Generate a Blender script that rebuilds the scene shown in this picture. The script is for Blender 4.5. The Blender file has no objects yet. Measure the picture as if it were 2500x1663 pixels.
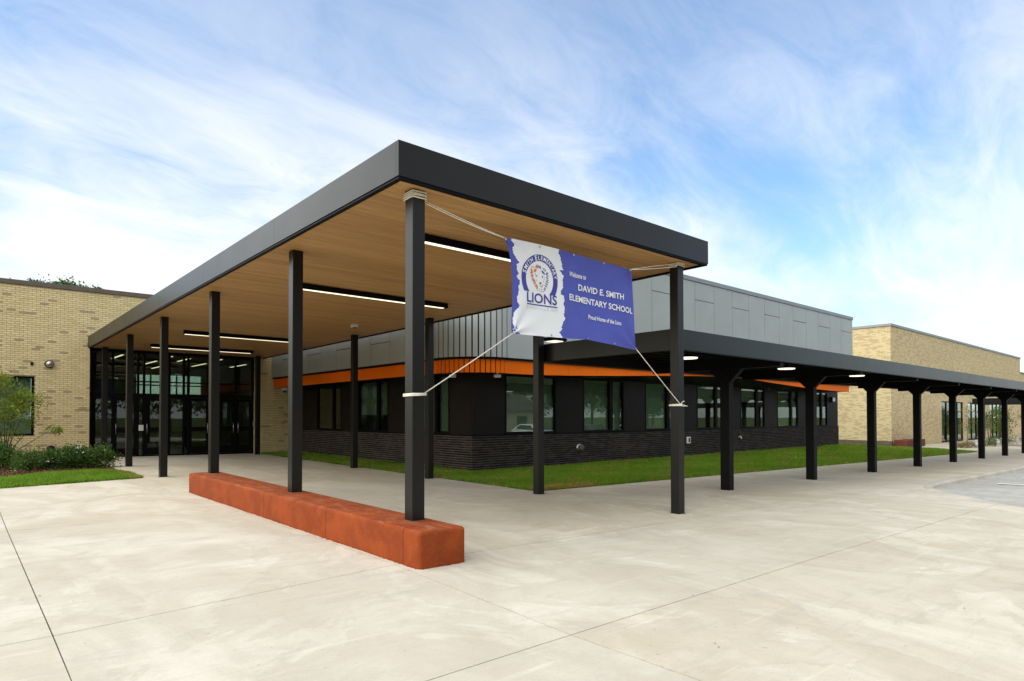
import bpy, bmesh, math, random
import numpy as np
from mathutils import Vector, Matrix
R = math.radians
random.seed(7); rng = np.random.default_rng(11)
scene = bpy.context.scene
COL = scene.collection

# ------------------------------------------------------------------ camera
cam = bpy.data.cameras.new("camera"); camo = bpy.data.objects.new("camera", cam); COL.objects.link(camo)
cam.sensor_width = 36.0; cam.lens = 36.0 * 1563.36 / 2500.0
cam.shift_y = (989.14 - 831.5) / 2500.0
cam.clip_end = 3000; cam.clip_start = 0.05
yaw, pitch, roll = 0.7216, 0.0173, -0.0009
fw = Vector((math.sin(yaw)*math.cos(pitch), math.cos(yaw)*math.cos(pitch), math.sin(pitch)))
rt = Vector((math.cos(yaw), -math.sin(yaw), 0)); up = rt.cross(fw)
r2 = rt*math.cos(roll) + up*math.sin(roll); u2 = up*math.cos(roll) - rt*math.sin(roll)
M = Matrix((r2, u2, -fw)).transposed().to_4x4(); M.translation = Vector((-4.1356, -6.4396, 1.62))
camo.matrix_world = M
scene.camera = camo

# ------------------------------------------------------------------ sky + sun
SUN_EL = 42
SUN = Vector((-0.97, 0.12, 0.0)).normalized()*math.cos(R(SUN_EL)) + Vector((0, 0, math.sin(R(SUN_EL))))
world = bpy.data.worlds.new("World"); scene.world = world; world.use_nodes = True
nt = world.node_tree; nt.nodes.clear()
def N(t, kind, **kw):
    n = t.nodes.new(kind)
    for k, v in kw.items(): setattr(n, k, v)
    return n
def link(t, a, b): t.links.new(a, b)
def math_node(t, op, a, b=None, c=None, clamp=False):
    n = N(t, 'ShaderNodeMath', operation=op, use_clamp=clamp)
    for i, v in enumerate((a, b, c)):
        if v is None: continue
        if isinstance(v, (int, float)): n.inputs[i].default_value = v
        else: link(t, v, n.inputs[i])
    return n.outputs[0]
def maprange(t, v, a, b, c=0.0, d=1.0, smooth=True):
    n = N(t, 'ShaderNodeMapRange', interpolation_type='SMOOTHSTEP' if smooth else 'LINEAR')
    link(t, v, n.inputs[0])
    for i, x in enumerate((a, b, c, d)): n.inputs[1+i].default_value = x
    return n.outputs[0]
def mixcol(t, f, a, b, mode='MIX'):
    n = N(t, 'ShaderNodeMix', data_type='RGBA', blend_type=mode)
    for i, v in ((0, f), (6, a), (7, b)):
        if isinstance(v, (int, float)): n.inputs[i].default_value = v
        elif isinstance(v, tuple): n.inputs[i].default_value = (*v[:3], 1)
        else: link(t, v, n.inputs[i])
    return n.outputs[2]
def noise(t, vec, scale, detail=4, rough=.5, dist=0.0):
    n = N(t, 'ShaderNodeTexNoise'); link(t, vec, n.inputs['Vector'])
    n.inputs['Scale'].default_value = scale; n.inputs['Detail'].default_value = detail
    n.inputs['Roughness'].default_value = rough; n.inputs['Distortion'].default_value = dist
    return n.outputs['Fac']
def mapping(t, vec, loc=(0,0,0), rot=(0,0,0), scale=(1,1,1)):
    n = N(t, 'ShaderNodeMapping'); link(t, vec, n.inputs[0])
    n.inputs[1].default_value = loc; n.inputs[2].default_value = rot; n.inputs[3].default_value = scale
    return n.outputs[0]
sky = N(nt, 'ShaderNodeTexSky', sky_type='NISHITA', sun_disc=False)
sky.sun_elevation = R(SUN_EL); sky.sun_rotation = math.atan2(SUN.x, SUN.y) % (2*math.pi)
sky.air_density = 1.3; sky.dust_density = 1.2; sky.ozone_density = 2.0
tc = N(nt, 'ShaderNodeTexCoord').outputs['Generated']
sep = N(nt, 'ShaderNodeSeparateXYZ'); link(nt, tc, sep.inputs[0])
den = math_node(nt, 'ADD', math_node(nt, 'MAXIMUM', sep.outputs[2], 0.0), 0.42)
comb = N(nt, 'ShaderNodeCombineXYZ')
link(nt, math_node(nt, 'DIVIDE', sep.outputs[0], den), comb.inputs[0])
link(nt, math_node(nt, 'DIVIDE', sep.outputs[1], den), comb.inputs[1])
n1 = noise(nt, mapping(nt, comb.outputs[0], loc=(1.4, 4.6, 0), rot=(0, 0, R(50)), scale=(1.0, 1.7, 1)), 1.05, 6, .47, .30)
n2 = noise(nt, mapping(nt, comb.outputs[0], loc=(7.3, 2.9, 0), rot=(0, 0, R(25)), scale=(1.5, 3.2, 1)), 2.6, 10, .66, .9)
n3 = noise(nt, mapping(nt, comb.outputs[0], loc=(2.5, 8.2, 0)), .75, 2, .5, .2)
dens = math_node(nt, 'ADD', math_node(nt, 'MULTIPLY', n1, .62), math_node(nt, 'ADD', math_node(nt, 'MULTIPLY', n2, .30), math_node(nt, 'MULTIPLY', n3, .52)))
mask = maprange(nt, dens, .535, .86, 0.05, 1.0)
mask = math_node(nt, 'MULTIPLY', mask, maprange(nt, sep.outputs[2], .26, .58, 1.0, .30))
haze = maprange(nt, sep.outputs[2], 0.02, 0.34, .18, 0.0)
mask = math_node(nt, 'ADD', mask, math_node(nt, 'MULTIPLY', haze, math_node(nt, 'SUBTRACT', 1.0, mask)), clamp=True)
blue = mixcol(nt, 1.0, sky.outputs[0], (0.74, 0.97, 1.16), 'MULTIPLY')
bsc = N(nt, 'ShaderNodeVectorMath', operation='SCALE'); link(nt, blue, bsc.inputs[0]); bsc.inputs['Scale'].default_value = 1.42
skycol = mixcol(nt, mask, bsc.outputs[0], (8.1, 8.25, 8.4))
bg = N(nt, 'ShaderNodeBackground'); link(nt, skycol, bg.inputs[0]); bg.inputs[1].default_value = 0.085
wo = N(nt, 'ShaderNodeOutputWorld'); link(nt, bg.outputs[0], wo.inputs[0])

sl = bpy.data.lights.new("sun", 'SUN'); sl.energy = 3.4; sl.angle = R(125); sl.color = (1.0, .92, .76)
so = bpy.data.objects.new("sun", sl); COL.objects.link(so)
so.rotation_euler = SUN.to_track_quat('Z', 'Y').to_euler(); so.location = (-20, 20, 30)
vs = scene.view_settings
vs.view_transform = 'Standard'; vs.look = 'None'; vs.exposure = 0.70; vs.gamma = 1.0; vs.use_curve_mapping = False
scene.cycles.max_bounces = 8; scene.cycles.diffuse_bounces = 4; scene.cycles.glossy_bounces = 4
scene.cycles.transparent_max_bounces = 16; scene.cycles.caustics_reflective = False; scene.cycles.caustics_refractive = False
scene.cycles.use_denoising = True
scene.cycles.sample_clamp_indirect = 6

# ------------------------------------------------------------------ materials
def new_mat(name):
    m = bpy.data.materials.new(name); m.use_nodes = True
    t = m.node_tree; b = t.nodes['Principled BSDF']
    return m, t, b
def objvec(t): return N(t, 'ShaderNodeTexCoord').outputs['Object']
def posvec(t): return N(t, 'ShaderNodeNewGeometry').outputs['Position']
def bump(t, b, h, strength=.2, dist=.01):
    n = N(t, 'ShaderNodeBump'); n.inputs['Strength'].default_value = strength; n.inputs['Distance'].default_value = dist
    link(t, h, n.inputs['Height']); link(t, n.outputs[0], b.inputs['Normal'])
def simple(name, col, rough=.5, metal=0.0, spec=.5, var=.12, scale=3.0, bumpy=0.0, coat=0.0, rv=.03):
    m, t, b = new_mat(name)
    v = posvec(t)
    f = noise(t, v, scale, 5, .6)
    lo = tuple(c*(1-var) for c in col); hi = tuple(min(1, c*(1+var)) for c in col)
    link(t, mixcol(t, maprange(t, f, .3, .7), lo, hi), b.inputs['Base Color'])
    link(t, maprange(t, noise(t, v, scale*2.3, 4), .3, .7, max(0, rough-rv), min(1, rough+rv)), b.inputs['Roughness'])
    b.inputs['Metallic'].default_value = metal; b.inputs['Specular IOR Level'].default_value = spec
    b.inputs['Coat Weight'].default_value = coat
    if bumpy: bump(t, b, noise(t, v, scale*30, 3), bumpy, .004)
    return m
def emitmat(name, col, s):
    m, t, b = new_mat(name)
    b.inputs['Base Color'].default_value = (.8, .8, .78, 1); b.inputs['Emission Color'].default_value = (*col, 1); b.inputs['Emission Strength'].default_value = s
    return m
def concrete(name, col, warm, stain=.55):
    m, t, b = new_mat(name); v = posvec(t)
    oi = N(t, 'ShaderNodeObjectInfo').outputs['Random']
    big = noise(t, mapping(t, v, rot=(0,0,R(12)), scale=(.75, .38, 1)), 1.0, 9, .66, 1.3)
    mid = noise(t, mapping(t, v, loc=(5,3,0), rot=(0,0,R(-6)), scale=(.9, 2.6, 1)), 1.7, 8, .65, .7)
    fine = noise(t, v, 55, 5, .7)
    pale = tuple(min(.9, c*1.20) for c in col); dk = tuple(c*.80 for c in col)
    c1 = mixcol(t, maprange(t, big, .36, .66), warm, pale)
    c2 = mixcol(t, math_node(t, 'MULTIPLY', maprange(t, mid, .46, .74), stain), c1, dk)
    c2 = mixcol(t, math_node(t, 'MULTIPLY', maprange(t, noise(t, mapping(t, v, loc=(2,9,0)), .9, 8, .7, 1.6), .55, .72), .45), c2, tuple(c*k for c, k in zip(col, (.86, .78, .66))))
    f1 = noise(t, mapping(t, v, loc=(4, 1, 0), scale=(.42, .30, 1)), 1.0, 6, .6, 1.0)
    tide = math_node(t, 'SUBTRACT', 1.0, maprange(t, math_node(t, 'ABSOLUTE', math_node(t, 'SUBTRACT', f1, .52)), .0, .022), clamp=True)
    inside = maprange(t, f1, .52, .535)
    c2 = mixcol(t, math_node(t, 'MULTIPLY', inside, .30), c2, tuple(c*k for c, k in zip(col, (.84, .78, .68))))
    c2 = mixcol(t, math_node(t, 'MULTIPLY', tide, .22), c2, tuple(c*k for c, k in zip(col, (.62, .56, .48))))
    scuff = noise(t, mapping(t, v, loc=(1, 7, 0), rot=(0, 0, R(9)), scale=(.5, 9, 1)), 1.6, 6, .7, .4)
    c2 = mixcol(t, math_node(t, 'MULTIPLY', maprange(t, scuff, .56, .74), .38), c2, tuple(c*.72 for c in col))
    wsc = noise(t, mapping(t, v, loc=(9, 2, 0), rot=(0, 0, R(-14)), scale=(.35, 5, 1)), 1.3, 7, .7, .6)
    c2 = mixcol(t, math_node(t, 'MULTIPLY', maprange(t, wsc, .58, .70), .55), c2, tuple(min(.85, c*1.28) for c in col))
    sp = noise(t, v, 19, 2, .5)
    c3 = mixcol(t, math_node(t, 'MULTIPLY', maprange(t, sp, .70, .76), .35), c2, (.22, .19, .15))
    c4 = mixcol(t, maprange(t, oi, 0, 1, 0, .35, False), c3, mixcol(t, .5, c3, (.55, .55, .53)))
    gr = N(t, 'ShaderNodeMix', data_type='RGBA', blend_type='MULTIPLY'); gr.inputs[0].default_value = .25
    link(t, c4, gr.inputs[6]); link(t, fine, gr.inputs[7])
    link(t, gr.outputs[2], b.inputs['Base Color'])
    b.inputs['Roughness'].default_value = .82; b.inputs['Specular IOR Level'].default_value = .3
    wv = noise(t, mapping(t, v, scale=(2, 60, 1)), 2.0, 4, .7)
    bump(t, b, math_node(t, 'ADD', wv, math_node(t, 'MULTIPLY', fine, .6)), .25, .004)
    return m
def brickmat(name, col, var=.10):
    m, t, b = new_mat(name); v = posvec(t)
    oi = N(t, 'ShaderNodeObjectInfo').outputs['Random']
    cell = N(t, 'ShaderNodeTexWhiteNoise', noise_dimensions='3D')
    sn = N(t, 'ShaderNodeVectorMath', operation='SNAP'); link(t, v, sn.inputs[0]); sn.inputs[1].default_value = (.23, .23, .0717); link(t, sn.outputs[0], cell.inputs[0])
    k = math_node(t, 'ADD', math_node(t, 'MULTIPLY', cell.outputs['Value'], .5), math_node(t, 'MULTIPLY', noise(t, v, 40, 4, .7), .5))
    link(t, mixcol(t, k, tuple(c*(1-var) for c in col), tuple(min(1, c*(1+var)) for c in col)), b.inputs['Base Color'])
    b.inputs['Roughness'].default_value = .85; b.inputs['Specular IOR Level'].default_value = .25
    bump(t, b, noise(t, v, 120, 3, .7), .35, .003)
    return m
def glassmat(name, tint, refl=.08):
    m = bpy.data.materials.new(name); m.use_nodes = True; t = m.node_tree; t.nodes.clear()
    tr = N(t, 'ShaderNodeBsdfTransparent'); tr.inputs[0].default_value = (*tint, 1)
    gl = N(t, 'ShaderNodeBsdfGlossy'); gl.inputs['Color'].default_value = (.92, .97, .95, 1); gl.inputs['Roughness'].default_value = 0.0
    v = posvec(t)
    bn = N(t, 'ShaderNodeBump'); bn.inputs['Strength'].default_value = .02; bn.inputs['Distance'].default_value = .05
    link(t, noise(t, v, .9, 2), bn.inputs['Height']); link(t, bn.outputs[0], gl.inputs['Normal'])
    lw_ = N(t, 'ShaderNodeLayerWeight'); lw_.inputs[0].default_value = .5
    fac = math_node(t, 'ADD', math_node(t, 'MULTIPLY', math_node(t, 'POWER', lw_.outputs['Facing'], 4.5), .8), refl, clamp=True)
    mx = N(t, 'ShaderNodeMixShader'); link(t, fac, mx.inputs[0]); link(t, tr.outputs[0], mx.inputs[1]); link(t, gl.outputs[0], mx.inputs[2])
    o = N(t, 'ShaderNodeOutputMaterial'); link(t, mx.outputs[0], o.inputs[0])
    return m
def leafmat(name, col, trans=.35, var=.35):
    m, t, b = new_mat(name); v = posvec(t)
    at = N(t, 'ShaderNodeAttribute'); at.attribute_name = 'tone'
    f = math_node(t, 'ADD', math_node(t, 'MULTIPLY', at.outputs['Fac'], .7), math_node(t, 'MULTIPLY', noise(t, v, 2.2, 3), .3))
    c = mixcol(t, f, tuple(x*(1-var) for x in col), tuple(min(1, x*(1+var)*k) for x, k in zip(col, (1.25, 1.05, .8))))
    link(t, c, b.inputs['Base Color']); b.inputs['Roughness'].default_value = .55; b.inputs['Specular IOR Level'].default_value = .35
    tl = N(t, 'ShaderNodeBsdfTranslucent'); link(t, c, tl.inputs[0])
    mx = N(t, 'ShaderNodeMixShader'); mx.inputs[0].default_value = trans
    link(t, b.outputs[0], mx.inputs[1]); link(t, tl.outputs[0], mx.inputs[2])
    link(t, mx.outputs[0], t.nodes['Material Output'].inputs[0])
    return m
def woodmat(name):
    m, t, b = new_mat(name); v = posvec(t)
    oi = N(t, 'ShaderNodeObjectInfo').outputs['Random']
    off = N(t, 'ShaderNodeCombineXYZ'); link(t, math_node(t, 'MULTIPLY', oi, 37.0), off.inputs[0]); link(t, math_node(t, 'MULTIPLY', oi, 11.0), off.inputs[1])
    ad = N(t, 'ShaderNodeVectorMath', operation='ADD'); link(t, v, ad.inputs[0]); link(t, off.outputs[0], ad.inputs[1])
    g1 = noise(t, mapping(t, ad.outputs[0], scale=(.55, 16, 1)), 1.6, 7, .65, .5)
    g2 = noise(t, mapping(t, ad.outputs[0], scale=(1.2, 70, 1)), 1.4, 4, .6)
    k = math_node(t, 'ADD', math_node(t, 'MULTIPLY', g1, .62), math_node(t, 'ADD', math_node(t, 'MULTIPLY', g2, .2), math_node(t, 'MULTIPLY', oi, .14)))
    c = mixcol(t, maprange(t, k, .30, .70), (.37, .205, .080), (.60, .355, .140))
    link(t, c, b.inputs['Base Color']); b.inputs['Roughness'].default_value = .42; b.inputs['Specular IOR Level'].default_value = .4
    bump(t, b, g2, .15, .003)
    return m
MAT = dict(
    slab=concrete('concrete_plaza', (.575, .520, .410), (.560, .488, .360)),
    slab2=concrete('concrete_walk', (.565, .505, .38), (.55, .475, .335), .6),
    road=concrete('concrete_road', (.43, .415, .37), (.46, .435, .37), .8),
    curb=concrete('concrete_curb', (.48, .44, .35), (.50, .455, .35), .6),
    grout=simple('joint_dirt', (.10, .088, .07), .95, 0, .1),
    soil=simple('soil', (.09, .07, .045), .95, 0, .1, .4, 2, .5),
    turfbase=simple('turf_soil', (.075, .09, .018), .95, 0, .1, .4, 1.5, .5),
    charcoal=simple('charcoal_paint', (.0055, .0054, .0052), .33, 0, .30, .06, .7, 0, 0, .012),
    black=simple('black_metal', (.0035, .0035, .0035), .5, 0, .10, .1, 1.5),
    darkpanel=simple('dark_cladding', (.014, .0105, .009), .5, 0, .14, .1, 1.0),
    grey=simple('grey_metal_panel', (.36, .37, .345), .45, .15, .4, .05, .6),
    greycap=simple('grey_metal_coping', (.24, .25, .25), .45, .3, .5, .06),
    orange=simple('orange_panel', (.80, .145, .003), .55, 0, .08, .05, .8),
    wood=woodmat('wood_soffit'),
    ybrick=[brickmat('tan_brick_a', (.69, .55, .285)), brickmat('tan_brick_b', (.73, .585, .31)), brickmat('tan_brick_c', (.65, .51, .255)), brickmat('tan_brick_dark', (.40, .30, .18))],
    ymortar=simple('tan_mortar', (.31, .24, .13), .95, 0, .1, .15, 12, .4),
    dbrick=[brickmat('dark_brick_a', (.019, .015, .0135), .35), brickmat('dark_brick_b', (.040, .029, .0245), .3), brickmat('dark_brick_c', (.010, .009, .009), .3)],
    dmortar=simple('grey_mortar', (.21, .175, .14), .95, 0, .1, .2, 12, .4),
    browncap=simple('brown_coping', (.115, .088, .062), .5, 0, .4),
    brownbase=simple('brown_base', (.13, .095, .062), .8, 0, .3, .2),
    glass=glassmat('tinted_glass', (.70, .78, .70), .09),
    dglass=glassmat('entrance_glass', (.62, .70, .66), .05),
    blind=simple('roller_blind', (.34, .375, .32), .8, 0, .2, .08),
    interior=simple('interior_dark', (.05, .05, .05), .8, 0, .2),
    interiorwall=simple('interior_wall', (.22, .215, .19), .8, 0, .2),
    terrazzo=simple('interior_floor', (.25, .245, .22), .3, 0, .5),
    lamp=emitmat('lamp_diffuser', (1.0, .87, .62), .98),
    lamp2=emitmat('downlight_lens', (1.0, .90, .66), .95),
    lamp3=emitmat('lobby_lamp', (1.0, .90, .55), 1.2),
    red=simple('terracotta_coating', (.225, .041, .009), .75, 0, .12, .13, 2.2, .35),
    redfar=simple('dark_red_concrete', (.15, .032, .020), .7, 0, .3, .15, 3),
    bluev=simple('banner_blue', (.07, .085, .40), .5, 0, .4, .05),
    white=simple('banner_white', (.80, .81, .81), .5, 0, .35, .03),
    navy=simple('print_navy', (.045, .042, .26), .5, 0, .4, .04),
    porange=simple('print_orange', (.62, .16, .04), .5, 0, .4, .08),
    pgrey=simple('print_grey', (.60, .61, .60), .5, 0, .4, .04),
    rope=simple('white_rope', (.74, .69, .58), .8, 0, .2, .1, 30, .5),
    steel=simple('steel', (.45, .45, .44), .3, .9, .5),
    whitepaint=simple('white_paint', (.74, .74, .71), .6, 0, .4, .1),
    bark=simple('bark', (.10, .075, .05), .9, 0, .2, .35, 12, .6),
    palebark=simple('pale_bark', (.22, .18, .14), .9, 0, .2, .3, 12, .6),
    leaf_tree=leafmat('leaf_light', (.19, .27, .03), .45),
    leaf_dark=leafmat('leaf_dark', (.040, .105, .014), .3),
    leaf_mid=leafmat('leaf_mid', (.06, .13, .018), .35),
    leaf_dry=leafmat('leaf_dry', (.20, .17, .05), .35),
    petal=simple('white_petal', (.70, .68, .58), .6),
    grass=leafmat('grass_blade', (.14, .285, .014), .35, .45),
    drygrass=leafmat('dry_grass_blade', (.34, .24, .075), .3, .3),
    mulch=simple('bark_mulch', (.12, .065, .035), .95, 0, .1, .5, 25, .8),
    carwhite=simple('car_white', (.72, .73, .74), .25, 0, .5, .02, 1, 0, .5),
    carblue=simple('car_blue', (.05, .09, .17), .25, .3, .5, .02, 1, 0, .5),
    cardark=simple('car_dark', (.03, .03, .035), .25, .3, .5, .02, 1, 0, .5),
    tyre=simple('tyre', (.02, .02, .02), .8),
    housewall=simple('house_wall', (.42, .36, .27), .8), houseroof=simple('house_roof', (.10, .085, .075), .85),
    excav=simple('excavator_paint', (.60, .24, .03), .5),
)
def cloth(m):
    t = m.node_tree; b = t.nodes['Principled BSDF']; tl = N(t, 'ShaderNodeBsdfTranslucent')
    link(t, b.inputs['Base Color'].links[0].from_socket, tl.inputs[0])
    mx = N(t, 'ShaderNodeMixShader'); mx.inputs[0].default_value = .10; link(t, b.outputs[0], mx.inputs[1]); link(t, tl.outputs[0], mx.inputs[2])
    link(t, mx.outputs[0], t.nodes['Material Output'].inputs[0])
for k_ in ('bluev', 'white'): cloth(MAT[k_])
def far_brick():
    m, t, b = new_mat('tan_brick_far'); tcn = objvec(t)
    s = N(t, 'ShaderNodeSeparateXYZ'); link(t, tcn, s.inputs[0])
    c = N(t, 'ShaderNodeCombineXYZ'); link(t, math_node(t, 'ADD', s.outputs[0], s.outputs[1]), c.inputs[0]); link(t, s.outputs[2], c.inputs[1])
    br = N(t, 'ShaderNodeTexBrick'); link(t, c.outputs[0], br.inputs[0])
    br.inputs['Color1'].default_value = (.67, .535, .285, 1); br.inputs['Color2'].default_value = (.64, .505, .265, 1); br.inputs['Mortar'].default_value = (.40, .31, .17, 1)
    br.inputs['Scale'].default_value = 1.0; br.inputs['Brick Width'].default_value = .2267; br.inputs['Row Height'].default_value = .0717; br.inputs['Mortar Size'].default_value = .009; br.inputs['Mortar Smooth'].default_value = .3
    # a random third of the bricks is fired darker
    row = math_node(t, 'FLOOR', math_node(t, 'DIVIDE', s.outputs[2], .0717))
    odd = math_node(t, 'MULTIPLY', math_node(t, 'MODULO', math_node(t, 'ABSOLUTE', row), 2.0), .5)
    colm = math_node(t, 'FLOOR', math_node(t, 'ADD', math_node(t, 'DIVIDE', math_node(t, 'ADD', s.outputs[0], s.outputs[1]), .2267), odd))
    cc = N(t, 'ShaderNodeCombineXYZ'); link(t, colm, cc.inputs[0]); link(t, row, cc.inputs[1])
    wn = N(t, 'ShaderNodeTexWhiteNoise', noise_dimensions='2D'); link(t, cc.outputs[0], wn.inputs[0])
    cl = noise(t, cc.outputs[0], .35, 2)
    k = maprange(t, math_node(t, 'ADD', math_node(t, 'MULTIPLY', wn.outputs['Value'], .5), math_node(t, 'MULTIPLY', cl, .6)), .58, .62)
    link(t, mixcol(t, math_node(t, 'MULTIPLY', k, .75), br.outputs['Color'], (.42, .31, .17)), b.inputs['Base Color'])
    b.inputs['Roughness'].default_value = .85
    bump(t, b, br.outputs['Fac'], .3, -.006)
    return m
MAT['farbrick'] = far_brick()
MAT['charcoal'].node_tree.nodes['Principled BSDF'].inputs['Specular Tint'].default_value = (1.0, .94, .86, 1)
def coating():
    m, t, b = new_mat('worn_terracotta_coating'); v = posvec(t)
    a = noise(t, v, 2.2, 7, .65, .6); f = noise(t, mapping(t, v, scale=(3, 3, 9)), 6, 6, .7, .4); sp = noise(t, v, 70, 3, .7)
    c = mixcol(t, maprange(t, a, .35, .68), (.205, .037, .007), (.285, .055, .010))
    c = mixcol(t, math_node(t, 'MULTIPLY', maprange(t, f, .52, .74), .35), c, (.36, .125, .05))
    nz = N(t, 'ShaderNodeSeparateXYZ'); link(t, N(t, 'ShaderNodeNewGeometry').outputs['Normal'], nz.inputs[0])
    dust = math_node(t, 'MULTIPLY', maprange(t, nz.outputs[2], .5, .95), maprange(t, noise(t, mapping(t, v, scale=(4, 1.2, 1)), 3, 7, .7, .5), .42, .72, 0, .42))
    c = mixcol(t, dust, c, (.42, .21, .12))
    c = mixcol(t, math_node(t, 'MULTIPLY', maprange(t, sp, .64, .72), .5), c, (.10, .02, .008))
    link(t, c, b.inputs['Base Color']); b.inputs['Roughness'].default_value = .78; b.inputs['Specular IOR Level'].default_value = .15
    bump(t, b, math_node(t, 'ADD', math_node(t, 'MULTIPLY', sp, .5), f), .5, .006)
    return m
MAT['red'] = coating()

# ------------------------------------------------------------------ mesh helpers
class MB:
    def __init__(s): s.v = []; s.f = []; s.m = []
    def box(s, x0, x1, y0, y1, z0, z1, mi=0):
        b = len(s.v)
        s.v += [(x0,y0,z0),(x1,y0,z0),(x1,y1,z0),(x0,y1,z0),(x0,y0,z1),(x1,y0,z1),(x1,y1,z1),(x0,y1,z1)]
        for q in ((0,3,2,1),(4,5,6,7),(0,1,5,4),(1,2,6,5),(2,3,7,6),(3,0,4,7)): s.f.append(tuple(b+i for i in q)); s.m.append(mi)
        return s
    def quad(s, a, b_, c, d, mi=0):
        b = len(s.v); s.v += [a, b_, c, d]; s.f.append((b,b+1,b+2,b+3)); s.m.append(mi); return s
    def poly(s, pts, mi=0):
        b = len(s.v); s.v += list(pts); s.f.append(tuple(range(b, b+len(pts)))); s.m.append(mi); return s
    def prism(s, pts, d, mi=0):
        """closed outline pts (3D) pushed along vector d"""
        b = len(s.v); n = len(pts); d = Vector(d)
        s.v += [tuple(p) for p in pts] + [tuple(Vector(p)+d) for p in pts]
        s.f.append(tuple(b+i for i in range(n))[::-1]); s.f.append(tuple(b+n+i for i in range(n))); s.m += [mi, mi]
        for i in range(n): j = (i+1) % n; s.f.append((b+i, b+j, b+n+j, b+n+i)); s.m.append(mi)
        return s
    def tube(s, pts, r, n=8, mi=0, r2=None, cap=True):
        pts = [Vector(p) for p in pts]; b = len(s.v); k = len(pts)
        for i, p in enumerate(pts):
            d = (pts[min(i+1, k-1)] - pts[max(i-1, 0)]).normalized()
            a = d.orthogonal().normalized() if i == 0 else (prev - d*prev.dot(d)).normalized()
            prev = a; c = d.cross(a)
            rr = r if r2 is None else r + (r2-r)*i/max(1, k-1)
            for j in range(n):
                t = 2*math.pi*j/n; s.v.append(tuple(p + (a*math.cos(t)+c*math.sin(t))*rr))
        for i in range(k-1):
            for j in range(n):
                q = (j+1) % n; s.f.append((b+i*n+j, b+i*n+q, b+(i+1)*n+q, b+(i+1)*n+j)); s.m.append(mi)
        if cap:
            s.f.append(tuple(b+j for j in range(n))[::-1]); s.f.append(tuple(b+(k-1)*n+j for j in range(n))); s.m += [mi, mi]
        return s
    def lathe(s, prof, c=(0,0,0), n=20, axis='z', mi=0):
        b = len(s.v); k = len(prof)
        for (r, h) in prof:
            for j in range(n):
                t = 2*math.pi*j/n; x, y = r*math.cos(t), r*math.sin(t)
                p = (x, y, h) if axis == 'z' else ((x, h, y) if axis == 'y' else (h, x, y))
                s.v.append((p[0]+c[0], p[1]+c[1], p[2]+c[2]))
        for i in range(k-1):
            for j in range(n):
                q = (j+1) % n; s.f.append((b+i*n+j, b+i*n+q, b+(i+1)*n+q, b+(i+1)*n+j)); s.m.append(mi)
        s.f.append(tuple(b+j for j in range(n))[::-1]); s.f.append(tuple(b+(k-1)*n+j for j in range(n))); s.m += [mi, mi]
        return s
    def mesh(s, name, mats, smooth=False):
        me = bpy.data.meshes.new(name); me.from_pydata(s.v, [], s.f)
        for m in (mats if isinstance(mats, (list, tuple)) else [mats]): me.materials.append(m)
        if any(s.m): me.polygons.foreach_set('material_index', s.m)
        if smooth: me.polygons.foreach_set('use_smooth', [True]*len(me.polygons))
        me.update(); return me
def obj(name, me, parent=None, loc=None, rot=None, kind=None):
    o = bpy.data.objects.new(name, me); COL.objects.link(o)
    if parent is not None: o.parent = parent
    if loc is not None: o.location = loc
    if rot is not None: o.rotation_euler = rot
    if kind: o['kind'] = kind
    return o
def part(name, mb, mats, parent, smooth=False, kind=None):
    return obj(name, mb.mesh(name, mats, smooth), parent, kind=kind)
def tag(o, label, cat, group=None):
    o['label'] = label; o['category'] = cat
    if group: o['group'] = group
    return o
def thing(name, label, cat, group=None, loc=(0,0,0)):
    o = bpy.data.objects.new(name, None); COL.objects.link(o); o.location = loc; o.empty_display_size = .2
    return tag(o, label, cat, group)
def bevel(me, w, seg=2, smooth=True):
    bm = bmesh.new(); bm.from_mesh(me)
    bmesh.ops.remove_doubles(bm, verts=bm.verts, dist=1e-5); bmesh.ops.recalc_face_normals(bm, faces=bm.faces)
    es = [e for e in bm.edges if len(e.link_faces) == 2 and e.calc_face_angle(0) > R(30)]
    bmesh.ops.bevel(bm, geom=es, offset=w, segments=seg, profile=.5, affect='EDGES', clamp_overlap=True)
    bm.to_mesh(me); bm.free()
    if smooth: me.polygons.foreach_set('use_smooth', [True]*len(me.polygons)); me.set_sharp_from_angle(angle=R(50))
    return me
def bpart(name, mb, mats, parent, w=.006, seg=2):
    return obj(name, bevel(mb.mesh(name, mats), w, seg, False), parent)
def copy_tree(o, parent=None):
    c = o.copy(); COL.objects.link(c); c.parent = parent
    for ch in o.children: copy_tree(ch, c)
    return c
GXS, GYS = -0.0116, 0.0064
def G(x, y): return GXS*min(max(x, -25), 46) + GYS*min(max(y, -25), 40)

# ------------------------------------------------------------------ ground
def sheet(name, xs, ys, zf, mat, kind='structure', parent=None):
    m = MB()
    for y in ys:
        for x in xs: m.v.append((x, y, zf(x, y)))
    n = len(xs)
    for j in range(len(ys)-1):
        for i in range(n-1): m.f.append((j*n+i, j*n+i+1, (j+1)*n+i+1, (j+1)*n+i)); m.m.append(0)
    return obj(name, m.mesh(name, mat), parent, kind=kind)
sheet('ground', [-900,-300,-25,-10,0,10,20,30,46,100,300,900], [-900,-300,-25,-10,0,10,20,40,100,300,900], lambda x, y: G(x, y)-.25, MAT['turfbase'])

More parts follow.
